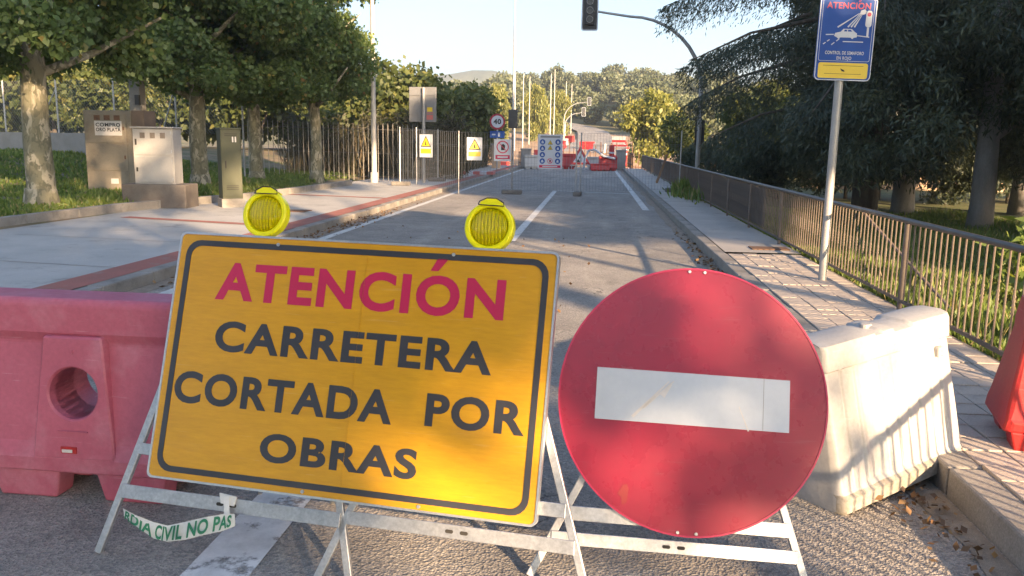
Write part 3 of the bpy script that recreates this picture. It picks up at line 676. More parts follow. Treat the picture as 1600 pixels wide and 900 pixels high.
# ------------------------------------------------------------------ closure signs on trestles
def Rm(yaw, tilt, spin): return Matrix.Rotation(yaw, 4, 'Z') @ Matrix.Rotation(tilt, 4, 'X') @ Matrix.Rotation(spin, 4, 'Y')
MP = Matrix.Translation((-.9242, 2.9976, .7917)) @ Rm(-.1317, -.3074, .0102)
MC = Matrix.Translation((.4024, 3.1778, .6736)) @ Rm(.0421, -.3398, .0429)
K = 1.157
sign = thing('road_closed_sign', (-.92, 2.85, 0), 'yellow panel reading road closed for works, in red and black letters', 'sign')
W, Hh = 1.35*K, .8443*K
B().prism(rrect(W, Hh, .02), 0, .022, MP).build('panel', 'sign_yellow', sign)
mb = B(); ring(mb, rrect(W+.012, Hh+.012, .024), rrect(W-.004, Hh-.004, .02), -.004, .03, MP); mb.build('edge_trim', 'aluminium', sign)
mb = B(); ring(mb, rrect(1.30*K, .802*K, .062), rrect(1.30*K-.046, .802*K-.046, .044), -.003, -.0005, MP); mb.build('border', 'sign_black', sign)
B().prism([(.257*K, .343*K), (.283*K, .343*K), (.314*K, .384*K), (.278*K, .384*K)], -.003, -.0005, MP).build('accent', 'letter_red', sign)
for s, x0, x1, z0, z1, mt in (('ATENCION', -.515, .515, .197, .327, 'letter_red'), ('CARRETERA', -.493, .493, .02, .124, 'sign_black'), ('CORTADA', -.622, .178, -.166, -.058, 'sign_black'), ('POR', .29, .617, -.158, -.054, 'sign_black'), ('OBRAS', -.272, .28, -.33, -.236, 'sign_black')):
    put_text(B(), s, x0*K, x1*K, z0*K, z1*K, -.0022, MP, .035, 1.12).build('lettering', mt, sign)
# seams and bolts
B().box((.03*K, -.0016, 0), (.003, .0012, Hh*.96), MP).build('seam', 'sign_yellow', sign)
for x, z in ((-.3, .4), (.33, .4), (-.1, -.41), (.3, -.41)):
    B().tube([(x*K, -.001, z*K), (x*K, -.006, z*K)], .007, 10, MP).build('bolt', 'galvanised', sign)

def lerp(a, b, t): return a+(b-a)*t
def ground_v(M, u):         # local z where the sign plane's column u meets the ground
    a = M @ Vector((u, .05, 0)); b = M @ Vector((u, .05, -1)); return -a.z/(a.z-b.z)
def bar(mb, M, p, q, wd, th, y):   # flat bar in the sign plane between local (x,z) points
    p = Vector((p[0], 0, p[1])); q = Vector((q[0], 0, q[1])); d = (q-p).normalized(); n = Vector((-d.z, 0, d.x))*wd/2
    mb.prism([((p+n).x, (p+n).z), ((q+n).x, (q+n).z), ((q-n).x, (q-n).z), ((p-n).x, (p-n).z)], y, y+th, M); return mb
def trestle(label, M, xl_t, xl_b, xr_t, xr_b, zt, bars, group='galvanised sign trestles', drop=0):
    base = M @ Vector(((xl_b+xr_b)/2, .05, -.8)); base.z = 0
    t = thing('sign_trestle', base, label, 'trestle', group)
    for xt, xb in ((xl_t, xl_b), (xr_t, xr_b)):
        zb = ground_v(M, xb); zb = zb if zb < 0 else -1
        a = (xt, zt); mb = B(); bar(mb, M, a, (xb, zb+.004), .03, .02, .04); mb.build('leg', 'galvanised', t, bevel=.003)
    def xat(z, l): 
        xt, xb = (xl_t, xl_b) if l else (xr_t, xr_b); zb = ground_v(M, xb); return lerp(xt, xb, (zt-z)/(zt-zb))
    for z, wd in bars:
        mb = B(); bar(mb, M, (xat(z, 1), z), (xat(z, 0), z), wd, .006, .033); c = mb.build('crossbar', 'galvanised', t, bevel=.002)
        if z == bars[-1][0]:
            xm = (xat(z, 1)+xat(z, 0))/2
            for dx in (-.028, .028):
                B().prism(rrect(.03, .013, .006, 4, xm+dx, z), .031, .0345, M).build('slot', 'dark_slot', c)
    # rear legs from the top hinge to the ground behind
    for xt, xb in ((xl_t*.9+xr_t*.1, xl_t*.8+xr_t*.2), (xr_t*.9+xl_t*.1, xr_t*.8+xl_t*.2)):
        p = M @ Vector((xt, .07, zt-.03)); g = Vector((p.x+(xb-xt)*.3, p.y+.34, 0.0))
        B().tube([p, g], .012, 6).build('rear_leg', 'galvanised', t)
    p = M @ Vector((xl_t, .055, zt-.02)); q = M @ Vector((xr_t, .055, zt-.02))
    B().tube([p, q], .012, 6).build('hinge_bar', 'galvanised', t)
    return t
trestle('trestle carrying the left half of the yellow panel, tape tied to it', MP, -.6*K, -.855*K, -.165*K, .085*K, .28, ((-.34*K, .045), (-.49*K, .055)))
trestle('trestle carrying the right half of the yellow panel', MP, .33*K, -.04*K, .55*K, .873*K, .28, ((-.372*K, .05), (-.478*K, .05)))
trestle('trestle under the round no entry sign', MC, -.13*1.15, -.51*1.15, .15*1.15, .405*1.15, .2, ((-.408*1.15, .055), (-.492*1.15, .05)))
# round no entry sign
ne = thing('no_entry_sign', (.40, 3.05, 0), 'large round red no entry sign with a white bar', 'sign'); R = .45*1.15
B().prism(circ(R, 72), 0, .02, MC).build('disc', 'sign_red', ne, smooth=True)
mb = B(); ring(mb, circ(R+.004, 72), circ(R-.003, 72), -.003, .026, MC); mb.build('rim', 'letter_red', ne, smooth=True)
B().prism([(-.325*1.15, -.0875*1.15), (.325*1.15, -.0875*1.15), (.325*1.15, .0875*1.15), (-.325*1.15, .0875*1.15)], -.0025, -.0005, MC).build('white_bar', 'sign_white', ne)
B().box((.238*1.15, -.0029, 0), (.002, .0006, .172*1.15), MC).build('seam', 'sign_back', ne)
for k, (x, z, w_, h_, a_) in enumerate(((-.16, -.01, .006, .1, -.75), (-.13, .01, .005, .08, -.8), (-.1, .03, .012, .03, -.6), (.2, -.06, .003, .05, .4))):
    B().prism([(-w_, -h_), (w_, -h_), (w_*.4, h_), (-w_*.4, h_)], -.0032, -.0027, MC @ Matrix.Translation((x, 0, z)) @ Matrix.Rotation(-a_, 4, 'Y')).build('scuff', 'paper', ne)
B().prism([(-.27, -.38), (-.25, -.345), (-.235, -.34), (-.228, -.36), (-.232, -.41), (-.25, -.42), (-.255, -.39)], -.0012, -.0004, MC).build('paint_smear', 'smear_red', ne)
for x, z in ((-.03, R-.012), (.03, R-.012), (-.035, -R+.012), (.035, -R+.012)):
    B().tube([(x, -.001, z), (x, -.007, z)], .006, 10, MC).build('bolt', 'galvanised', ne)
B().box((0, .03, .1), (.1, .012, .2), MC).build('bracket', 'galvanised', ne)

# warning lamps
def hazard_lamp(cx, cz, label, tilt):
    M = MP @ Matrix.Translation((cx, .03, cz)) @ Matrix.Rotation(tilt, 4, 'Y'); base = M @ Vector((0, 0, -.1))
    t = thing('hazard_lamp', base, label, 'lamp', 'warning lamps on the yellow panel'); r = .096
    mb = B()      # domed lens, lathe round y
    prof = [(0, -.052), (.025, -.05), (.05, -.043), (.068, -.03), (.074, -.012)]
    vs = []; fs = []; n = 36
    for rr, yy in prof:
        for k in range(n): a = 2*math.pi*k/n; vs.append((rr*math.cos(a), yy, rr*math.sin(a)))
    for i in range(len(prof)-1):
        for k in range(n): fs.append((i*n+k, i*n+(k+1) % n, (i+1)*n+(k+1) % n, (i+1)*n+k))
    mb.add(vs, fs, M); mb.build('lens', 'lamp_yellow', t, smooth=True)
    mb = B(); ring(mb, circ(r, 40), circ(.074, 40), -.03, .012, M); o = mb.build('housing', 'lamp_ring', t, smooth=True, bevel=.006)
    mb = B(); prof = [(.074, .0), (.068, .03), (.045, .048), (0, .05)]; vs = []; fs = []
    for rr, yy in prof:
        for k in range(n): a = 2*math.pi*k/n; vs.append((rr*math.cos(a), yy, rr*math.sin(a)))
    for i in range(len(prof)-1):
        for k in range(n): fs.append((i*n+k, i*n+(k+1) % n, (i+1)*n+(k+1) % n, (i+1)*n+k))
    mb.add(vs, fs, M); mb.build('rear_lens', 'lamp_yellow', t, smooth=True)
    mb = B(); prof = [(.07, -.01), (.05, .012), (.03, .02), (.012, .022), (.012, -.012), (0, -.016)]; vs = []; fs = []
    for rr, yy in prof:
        for k in range(n): a = 2*math.pi*k/n; vs.append((rr*math.cos(a), yy, rr*math.sin(a)))
    for i in range(len(prof)-1):
        for k in range(n): fs.append((i*n+k, i*n+(k+1) % n, (i+1)*n+(k+1) % n, (i+1)*n+k))
    mb.add(vs, fs, M); mb.build('reflector', 'panel_yellow', t, smooth=True)
    hood = [(-.05, .08), (-.045, .092), (-.018, .104), (-.014, .112), (.014, .112), (.018, .104), (.045, .092), (.05, .08), (.036, .084), (-.036, .084)]
    c = B().prism([(-.046, .082), (-.043, .092), (-.018, .106), (.018, .106), (.043, .092), (.046, .082)], -.034, .016, M).build('top_tab', 'lamp_ring', t)
    mb = B(); mb.tube([M @ Vector(p) for p in ((-.05, -.035, .08), (-.047, -.035, .093), (-.018, -.035, .108), (.018, -.035, .108), (.047, -.035, .093), (.05, -.035, .08), (-.05, -.035, .08))], .0022, 6); mb.build('gasket', 'rubber', c)
    B().tube([M @ Vector((0, 0, -.085)), M @ Vector((0, 0, -.125))], .018, 10).build('stem', 'galvanised', t)
hazard_lamp(-.43, .588, 'yellow warning lamp at the left end of the panel top', .0)
hazard_lamp(.506, .579, 'yellow warning lamp at the right end of the panel top', .03)

# tape
tp = thing('barrier_tape', MP @ Vector((-.62*K, .0, -.6*K)), 'short white and green police tape hanging from the left trestle', 'tape')
pth = [(-.752, -.555), (-.691, -.573), (-.624, -.600), (-.579, -.607), (-.504, -.586), (-.436, -.562), (-.379, -.545), (-.331, -.53)]
hw = [.016, .022, .032, .032, .035, .034, .033, .024]
pth = [(a*K, b*K) for a, b in pth]; mb = B(); vs = []; fs = []
for i, (px, pz) in enumerate(pth):
    wob = -.012*math.sin(i*1.7)+.006*math.sin(i*5.1); vs += [(px, -.004+wob, pz+hw[i]), (px, .0+wob+.006*math.cos(i), pz), (px, .01+wob, pz-hw[i])]
for i in range(len(pth)-1):
    for k in (0, 1): fs.append((3*i+k, 3*i+k+1, 3*i+4+k, 3*i+3+k))
mb.add(vs, fs, MP); mb.build('strip', 'tape_white', tp, smooth=True)
v, f = text_geo('RDIA CIVIL NO PAS', .03, 1.05)
u = (v[:, 0]-v[:, 0].min())/np.ptp(v[:, 0])*.93+.04; hgt = (v[:, 1]-v[:, 1].min())/np.ptp(v[:, 1])*1.7-.85
px = np.interp(u, np.linspace(0, 1, len(pth)), [p[0] for p in pth]); pz = np.interp(u, np.linspace(0, 1, len(pth)), [p[1] for p in pth]); ph = np.interp(u, np.linspace(0, 1, len(pth)), hw)
wb = np.interp(u, np.linspace(0, 1, len(pth)), [-.012*math.sin(i*1.7)+.003 for i in range(len(pth))])
B().add([(a, -.011+c, b+h*g) for a, b, h, g, c in zip(px, pz, hgt, ph, wb)], f, MP).build('lettering', 'tape_green', tp)
mb = B(); mb.prism([(-.388*K, -.46*K), (-.366*K, -.458*K), (-.362*K, -.5*K), (-.35*K, -.532*K), (-.376*K, -.536*K), (-.38*K, -.495*K)], .012, .016, MP); mb.build('knot', 'tape_white', tp)
mb = B(); mb.prism([(-.41*K, -.452*K), (-.345*K, -.458*K), (-.352*K, -.49*K), (-.4*K, -.485*K)], .022, .031, MP); mb.build('tail', 'tape_white', tp)
# ------------------------------------------------------------------ plastic barriers
def bool_cut(obj, cut):
    m = obj.modifiers.new('cut', 'BOOLEAN'); m.operation = 'DIFFERENCE'; m.object = cut; m.solver = 'EXACT'; m.use_self = True
    dg = bpy.context.evaluated_depsgraph_get(); dg.update()
    me = bpy.data.meshes.new_from_object(obj.evaluated_get(dg)); old = obj.data; obj.modifiers.clear(); obj.data = me
    bpy.data.meshes.remove(old); bpy.data.objects.remove(cut)
def jersey(name, loc, rz, L, H, mat, label, holes=(), detail=True, group=None, tp=0, bk=1.0):
    t = thing(name, loc, label, 'barrier', group)
    M = Matrix.Translation(loc) @ Matrix.Rotation(rz, 4, 'Z')
    k = H/.92
    half = [(.26, .13), (.265, .2), (.235, .27), (.145, .72), (.175, .765), (.175, .895), (.155, .92)]
    prof = [(-y*(.8 if holes else 1), z*k) for y, z in half] + [(y*bk, z*k) for y, z in half[::-1]]
    mb = B(); n = len(prof)
    vs = []
    secs = ((-L/2, .93), (-L/2+.03, 1), (L/2-.03, 1), (L/2, .93))
    for x, s in secs: vs += [(x*(1-tp*z/H), y*s, z) for y, z in prof]
    fs = []
    for i in range(len(secs)-1):
        for j in range(n): fs.append((i*n+j, i*n+(j+1) % n, (i+1)*n+(j+1) % n, (i+1)*n+j))
    fs += [tuple(range(n))[::-1], tuple((len(secs)-1)*n+j for j in range(n))]
    mb.add(vs, fs, M); body = mb.build('body', mat, t)
    if detail:
        for hx in holes:
            mb = B()   # buttress round the hole
            mb.add([(hx-.2, -.215, .2*k), (hx+.2, -.215, .2*k), (hx+.14, -.165, .755*k), (hx-.14, -.165, .755*k), (hx-.22, .0, .2*k), (hx+.22, .0, .2*k), (hx+.15, .0, .755*k), (hx-.15, .0, .755*k)],
                   [(0, 1, 2, 3), (5, 4, 7, 6), (4, 0, 3, 7), (1, 5, 6, 2), (3, 2, 6, 7), (4, 5, 1, 0)], M)
            bt_ = mb.build('buttress', mat, t)
            for ob in (body, bt_):
                c = B().tube([(hx, -.5, .5*k), (hx, .5, .5*k)], [.118, .118], 40, M).build('cut', mat); bool_cut(ob, c)
            bt_.modifiers.new('b', 'BEVEL').width = .008
            B().box((hx-.02, -.213, .245*k), (.075, .01, .03), M).build('socket', 'plastic_red', t); B().box((hx-.025, -.2195, .242*k), (.05, .003, .014), M).build('label', 'paper', t)
            B().tube([(hx, -.165, .69*k), (hx, -.178, .69*k)], .009, 10, M).build('plug', mat, t)
            B().box((hx-.0, -.203, .33*k), (.15, .02, .006), M).build('rib', mat, t, bevel=.002)
        for x in np.arange(-L/2+.25, L/2-.1, .42):
            if any(abs(x-h) < .24 for h in holes): continue
            fy = .8 if holes else 1
            B().add([(x-.02, -.21*fy, .27*k), (x+.02, -.21*fy, .27*k), (x+.014, -.13*fy, .7*k), (x-.014, -.13*fy, .7*k), (x-.02, -.247*fy, .27*k), (x+.02, -.247*fy, .27*k), (x+.012, -.162*fy, .7*k), (x-.012, -.162*fy, .7*k)],
                    [(0, 1, 2, 3), (5, 4, 7, 6), (4, 0, 3, 7), (1, 5, 6, 2), (3, 2, 6, 7), (4, 5, 1, 0)], M).build('rib', mat, t, bevel=.004)
    bv = body.modifiers.new('b', 'BEVEL'); bv.width = .012; bv.segments = 2; bv.limit_method = 'ANGLE'; bv.angle_limit = rad(30)
    nf = 4 if L > 1.5 else 3
    for i in range(nf):
        x = -L/2+.22+(L-.44)*i/(nf-1)
        for s in ((-1, 1) if detail else (-1,)):
            y = s*(.17 if bk == 1 else .125) if detail else 0; wy = (.16 if bk == 1 else .12) if detail else .44
            B().add([(x-.14, y-wy/2, 0), (x+.14, y-wy/2, 0), (x+.17, y-wy/2-.01, .135*k), (x-.17, y-wy/2-.01, .135*k), (x-.14, y+wy/2, 0), (x+.14, y+wy/2, 0), (x+.17, y+wy/2, .135*k), (x-.17, y+wy/2, .135*k)],
                [(0, 1, 2, 3), (5, 4, 7, 6), (4, 0, 3, 7), (1, 5, 6, 2), (3, 2, 6, 7), (4, 5, 1, 0)], M).build('foot', mat, t, bevel=.01)
    return t
jersey('plastic_barrier', (-2.83, 3.60, 0), rad(-1.5), 2.0, .93, 'plastic_faded', 'faded pinkish red plastic barrier with a round hole, left of the yellow panel', holes=(.52,), bk=.55)
jersey('plastic_barrier', (2.52, 4.42, .135), rad(-14), .78, .76, 'plastic_red', 'bright red plastic barrier on the right footway at the picture edge', detail=True, tp=.3)

# white barrier with ribs, one end up on the kerb
wbar = thing('plastic_barrier', (1.5, 4.25, 0), 'dirty white ribbed plastic barrier with one end on the kerb', 'barrier')
pa = Vector((1.02, 3.86, -.0)); pb = Vector((1.80, 4.47, .07)); L = (pb-pa).length; dx = (pb-pa).normalized(); dz = Vector((0, 0, 1)); dy = dz.cross(dx).normalized(); dz = dx.cross(dy)
MW = Matrix(((dx.x, dy.x, dz.x, pa.x), (dx.y, dy.y, dz.y, pa.y), (dx.z, dy.z, dz.z, pa.z), (0, 0, 0, 1)))
def white_shell():
    half = [(.0, .235, .0), (.012, .248, 0), (.075, .246, 0), (.088, .225, .3), (.105, .215, 1), (.3, .175, 1), (.46, .14, 1), (.62, .108, 1), (.64, .104, .3), (.65, .118, 0), (.745, .112, 0), (.765, .1, 0), (.775, .06, 0)]
    N = 260; vs = []; fs = []
    xs = [L*i/(N-1) for i in range(N)]
    ribs = [.14, .25, .47, .58, .69, .80, .92, 1.03]
    for i, x in enumerate(xs):
        e = min(x, L-x); end = 1-.2*max(0, 1-e/.03)**2
        groove = 0
        for r in ribs: groove = max(groove, math.exp(-((x-r*L/1.17)/.011)**4))
        big = math.exp(-((x-.36*L/1.17)/.05)**4)
        notch = .02*math.exp(-((x-.60*L)/.075)**16)+.012*math.exp(-((x-.41*L)/.03)**12)
        row = []
        for z, y, rb in half: row.append((y-rb*(groove*.011+big*.02), z))
        for sgn, seq in ((-1, row), (1, row[::-1])):
            for y, z in seq:
                zz = z-(notch if z > .7 else 0)
                vs.append((x+(0 if .03 < x < L-.03 else 0), sgn*y*end, zz))
    n = 2*len(half)
    for i in range(N-1):
        for j in range(n): fs.append((i*n+j, i*n+(j+1) % n, (i+1)*n+(j+1) % n, (i+1)*n+j))
    fs += [tuple(range(n))[::-1], tuple((N-1)*n+j for j in range(n))]
    return vs, fs
vs, fs = white_shell(); o = B().add(vs, fs, MW).build('body', 'plastic_white', wbar, smooth=True)
o.data.materials.append(MATS['plastic_dirt']); nh = 26
for p in o.data.polygons:
    if len(p.vertices) == 4 and all((v % nh) in (0, 1, 2, 3, 22, 23, 24, 25) for v in p.vertices): p.material_index = 1
B().tube([(.45*L, 0, .735), (.45*L, 0, .782)], .028, 14, MW).build('filler_cap', 'plastic_white', wbar, bevel=.006)
B().box((.88*L, -.125, .585), (.05, .03, .05), MW).build('lug', 'plastic_white', wbar, bevel=.008)

# dead leaves in the gutter
def litter(name, n, region, label, seed, size=.036):
    rng = np.random.default_rng(seed); x, y, z = region(rng, n)
    pos = np.stack([x, y, z+.012+.03*rng.random(n)], 1); a = unit(np.stack([rng.normal(size=n), rng.normal(size=n), .6*rng.normal(size=n)], 1)); b = unit(np.cross(a, np.array([0, 0, 1.])+.5*rng.normal(size=(n, 3))))
    s = size*(.6+.8*rng.random((n, 1)))
    o = bpy.data.objects.new(name, card_mesh(name, pos, a*s, b*s*.7, rng.random(n), 'dead_leaf')); COL.objects.link(o); tag(o, label, 'leaves', kind='stuff')
litter('leaf_litter', 190, lambda r, n: (1.66-.16*np.abs(r.normal(size=n)), 3.9+.42*r.normal(size=n), 0*np.ones(n)), 'brown dead leaves in the gutter by the white barrier', 5)
litter('leaf_litter', 420, lambda r, n: (-4.95+.2*np.abs(r.normal(size=n)), 15+3.2*r.normal(size=n), 0*np.ones(n)), 'dead leaves along the left gutter behind the panel', 6, .055)
litter('leaf_litter', 160, lambda r, n: (1.68-.1*np.abs(r.normal(size=n)), 12+2.5*r.normal(size=n), 0*np.ones(n)), 'scattered dead leaves along the right gutter further up', 7, .06)
litter('leaf_litter', 60, lambda r, n: (-4+4*r.random(n), 8+8*r.random(n), 0*np.ones(n)), 'few stray leaves on the carriageway', 9, .05)
# ------------------------------------------------------------------ right railing
FX = 2.9
fence = thing('iron_railing', (FX, 3, .1), 'long brown iron railing with twisted bars along the right footway', 'railing')
FY0, FY1 = -1.0, 54
B().tube([(FX, FY0, .99), (FX, FY1, .99)], .026, 10).build('top_rail', 'fence_iron', fence, smooth=True)
B().box((FX, (FY0+FY1)/2, .235), (.028, FY1-FY0, .028)).build('bottom_rail', 'fence_iron', fence)
po = B().tube([(FX, 5.4, .05), (FX, 5.4, .975)], .024, 10).build('post', 'fence_bar', fence, smooth=True); pw = po.location+world_loc(fence)
posts = [5.4, 0.1, 2.75, 8.05, 10.7, 13.35, 16.0, 18.65, 21.3, 24, 27, 30, 33, 36, 39, 42, 45, 48, 51, 53.9]
for y in posts[1:]:
    c = child_copy(po, fence, pw); c.location.y += y-5.4
plain = B().tube([(FX, 3, .24), (FX, 3, .975)], .0075, 6).build('bar', 'fence_bar', fence, smooth=True); bw = plain.location+world_loc(fence)
tw = [(FX, 3, .24), (FX, 3, .52)]; rr = [.0075, .0075]
for k in range(5): tw += [(FX, 3, .535+k*.03), (FX, 3, .548+k*.03)]; rr += [.0135, .008]
tw += [(FX, 3, .70), (FX, 3, .975)]; rr += [.0075, .0075]
twist = B().tube(tw, rr, 6).build('twisted_bar', 'fence_bar', fence, smooth=True)
rest = B(); i = 0; y = -1.0
while y < FY1-.1:
    y += .118; i += 1
    if min(abs(y-p) for p in posts) < .04: continue
    if y < 24: 
        src = twist if i % 2 else plain; c = child_copy(src, fence, bw); c.location.y += y-3.0
    else: rest.box((FX, y, .61), (.015, .015, .73))
o = rest.build('far_bars', 'fence_bar', fence); o['kind'] = 'stuff'
B().tube([(FX+.06, 9.55, .95), (FX+.5, 8.0, .12)], .016, 8).build('brace', 'fence_bar', fence)
# thin dark sheet behind the bars, darkening the further stretch
B().box((FX+.03, 21.2, .6), (.006, 13, .66)).build('dark_sheet', 'dark_metal', fence)

# ------------------------------------------------------------------ blue camera sign on its post
bs = thing('camera_warning_sign', (2.63, 9.75, .13), 'blue red-light camera warning sign with yellow strip on a grey post', 'sign')
B().tube([(2.63, 9.75, .1), (2.645, 9.75, 3.1)], .045, 14).build('post', 'pole_grey', bs, smooth=True)
MS = Matrix.Translation((2.66, 9.69, 2.815)) @ Matrix.Rotation(.08, 4, 'Z') @ Matrix.Rotation(.02, 4, 'Y')
B().prism(rrect(.61, .88, .05), 0, .025, MS).build('plate', 'sign_blue', bs)
mb = B(); ring(mb, rrect(.61, .88, .05), rrect(.592, .862, .042), -.003, -.0005, MS); ring(mb, rrect(.556, .655, .02, 5, 0, .092), rrect(.548, .647, .018, 5, 0, .092), -.003, -.0005, MS); mb.build('white_border', 'sign_white', bs)
B().prism(rrect(.54, .165, .025, 5, 0, -.335), -.003, -.0005, MS).build('yellow_strip', 'panel_yellow', bs)
B().prism([(.1, .388), (.115, .388), (.13, .405), (.108, .405)], -.003, -.0006, MS).build('accent', 'letter_red', bs)
put_text(B(), 'ATENCION', -.235, .235, .315, .38, -.003, MS, .02).build('lettering', 'letter_red', bs)
put_text(B(), 'CONTROL DE SEMAFORO', -.21, .21, -.165, -.13, -.003, MS, .015).build('lettering', 'sign_white', bs)
put_text(B(), 'EN ROJO', -.08, .08, -.22, -.185, -.003, MS, .015).build('lettering', 'sign_white', bs)
# pictogram
mb = B()
car = [(-.13, .03), (-.12, .06), (-.06, .075), (-.035, .105), (.055, .105), (.09, .075), (.115, .06), (.115, .02), (.085, .015), (.07, .0), (.05, .015), (-.06, .015), (-.08, .0), (-.1, .015)]
mb.prism(car, -.003, -.0006, MS); mb.build('car_pictogram', 'sign_white', bs)
mb = B(); mb.prism([(-.03, .078), (-.02, .096), (.005, .096), (.005, .078)], -.0042, -.0032, MS); mb.prism([(.015, .078), (.015, .096), (.045, .096), (.06, .078)], -.0042, -.0032, MS); mb.build('car_windows', 'sign_blue', bs)
for a, b in (((.12, .27), (-.1, .12)), ((.13, .265), (.01, .125)), ((.14, .26), (.045, .125)), ((.15, .255), (.08, .125))):
    d = Vector((b[0]-a[0], b[1]-a[1])).normalized(); n = Vector((-d.y, d.x)); 
    B().prism([(a[0]+n.x*.003, a[1]+n.y*.003), (b[0]+n.x*.008, b[1]+n.y*.008), (b[0]-n.x*.008, b[1]-n.y*.008), (a[0]-n.x*.003, a[1]-n.y*.003)], -.003, -.0006, MS).build('beam', 'sign_white', bs)
mb = B(); mb.prism([(.125, .262), (.135, .3), (.175, .315), (.195, .295), (.185, .265), (.16, .258)], -.003, -.0006, MS); mb.build('camera_pictogram', 'sign_white', bs)
mb = B(); mb.prism(rrect(.066, .175, .03, 5, .228, .215), -.003, -.0006, MS); mb.prism([(.217, .03), (.239, .03), (.239, .126), (.217, .126)], -.003, -.0006, MS); mb.build('signal_pictogram', 'sign_white', bs)
B().prism(circ(.022, 18, .228, .262), -.0042, -.0032, MS).build('red_light', 'letter_red', bs)
for a, b in (((-.22, .04), (-.135, .044)), ((.12, .038), (.25, .026)), ((-.24, -.06), (-.215, -.042)), ((-.2, -.03), (-.175, -.012)), ((-.15, -.065), (-.12, -.04)), ((-.1, -.025), (-.07, 0)), ((-.03, -.028), (.19, -.028))):
    d = Vector((b[0]-a[0], b[1]-a[1])).normalized(); n = Vector((-d.y, d.x))*.005; B().prism([(a[0]+n.x, a[1]+n.y), (b[0]+n.x, b[1]+n.y), (b[0]-n.x, b[1]-n.y), (a[0]-n.x, a[1]-n.y)], -.003, -.0006, MS).build('road_line', 'sign_white', bs)
mb = B(); mb.prism([(-.03, -.312), (.015, -.33), (.02, -.348), (-.012, -.34)], -.0042, -.0032, MS); mb.prism([(-.22, -.285), (.22, -.285), (.22, -.281), (-.22, -.281)], -.0042, -.0032, MS); mb.prism([(-.2, -.372), (.2, -.372), (.2, -.368), (-.2, -.368)], -.0042, -.0032, MS); mb.build('small_print', 'ink', bs)
B().box((0, .04, .25), (.2, .03, .03), MS).build('clamp', 'galvanised', bs); B().box((0, .04, -.3), (.2, .03, .03), MS).build('clamp', 'galvanised', bs)

# ------------------------------------------------------------------ arched signal mast
def arch_mast(x, y, z, label, reach=3.75, top=6.15, bend=3.5, sc=1, heads=True, group=None):
    t = thing('signal_mast', (x, y, z), label, 'traffic light', group)
    pts = [(x, y, z), (x, y, z+bend*.5), (x, y, z+bend)]
    for k in range(1, 11):
        a = math.pi/2*k/10; pts.append((x-(reach*.68)*(1-math.cos(a))*1.0, y, z+bend+(top-bend-.18)*math.sin(a)))
    pts.append((x-reach*.9, y, z+top-.06)); pts.append((x-reach, y, z+top))
    n = len(pts); B().tube(pts, [.085*sc-.05*sc*i/n for i in range(n)], 10).build('mast', 'pole_grey', t, smooth=True)
    hx, hz = x-reach-.2*sc, z+top
    mb = B(); mb.prism(rrect(.5*sc, 1.25*sc, .06, 5, hx, hz), y-.06, y-.05); mb.build('backboard', 'dark_metal', t)
    mb = B(); ring(mb, rrect(.58*sc, 1.33*sc, .08, 5, hx, hz), rrect(.5*sc, 1.25*sc, .06, 5, hx, hz), y-.065, y-.045); mb.build('board_border', 'sign_white', t)
    h = B().box((hx, y-.12*sc, hz), (.3*sc, .12*sc, .95*sc)).build('signal_head', 'dark_metal', t, bevel=.02)
    for k in (-1, 0, 1):
        mb = B(); mb.tube([(hx, y-.18*sc, hz+k*.3*sc), (hx, y-.19*sc, hz+k*.3*sc)], .1*sc, 20); mb.build('lens', 'lens_dark', h)
        mb = B()
        ring(mb, circ(.115*sc, 20, hx, hz+k*.3*sc), circ(.105*sc, 20, hx, hz+k*.3*sc), y-.24*sc, y-.18*sc); mb.build('visor', 'pole_grey', h)
    B().tube([(hx+.12*sc, y-.06, hz), (x-reach, y, z+top)], .03*sc, 8).build('hanger', 'pole_grey', t)
    if heads:
        B().box((x+.02, y+.16, z+2.05), (.26, .2, .72)).build('low_signal_head', 'dark_metal', t, bevel=.03)
        B().box((x+.02, y+.04, z+2.05), (.34, .02, .86)).build('low_backboard', 'dark_metal', t)
    return t
arch_mast(3.58, 30.3, .05, 'tall grey arched traffic signal mast beside the right railing')
# ------------------------------------------------------------------ left side furniture
def yawM(x, y, z, a): return Matrix.Translation((x, y, z)) @ Matrix.Rotation(a, 4, 'Z')
# tall tan cabinet
c1 = thing('utility_cabinet', (-12.3, 20.3, .25), 'tall weathered tan concrete cabinet with a gold buyer poster', 'cabinet')
M1 = yawM(-12.25, 20.2, .2, .1)
B().box((0, .3, 1.05), (1.2, .6, 2.1), M1).build('body', 'cabinet_tan', c1, bevel=.015)
B().box((.765, .36, 1.06), (.32, .7, 2.1), M1).build('side_pillar', 'cabinet_side', c1, bevel=.012)
B().box((-.01, -.006, 1.66), (.96, .02, .72), M1).build('door', 'cabinet_tan', c1, bevel=.006)
B().box((-.01, -.006, .94), (.96, .02, .66), M1).build('door', 'cabinet_tan', c1, bevel=.006)
B().box((-.01, -.006, .36), (.96, .02, .44), M1).build('door', 'cabinet_tan', c1, bevel=.006)
for x in (-.25, .0, .25): B().box((x, -.02, 1.92), (.15, .006, .12), M1).build('vent', 'rust', c1)
ps = B().box((.02, -.02, 1.66), (.68, .004, .36), M1).build('poster', 'paper', c1)
put_text(B(), 'COMPRO', -.29, .33, 1.70, 1.79, -.0235, M1, .03).build('lettering', 'ink', ps)
put_text(B(), 'ORO PLATA', -.29, .33, 1.58, 1.67, -.0235, M1, .03).build('lettering', 'ink', ps)
B().box((.1, -.019, .34), (.19, .004, .13), M1).build('notice', 'paper', c1)
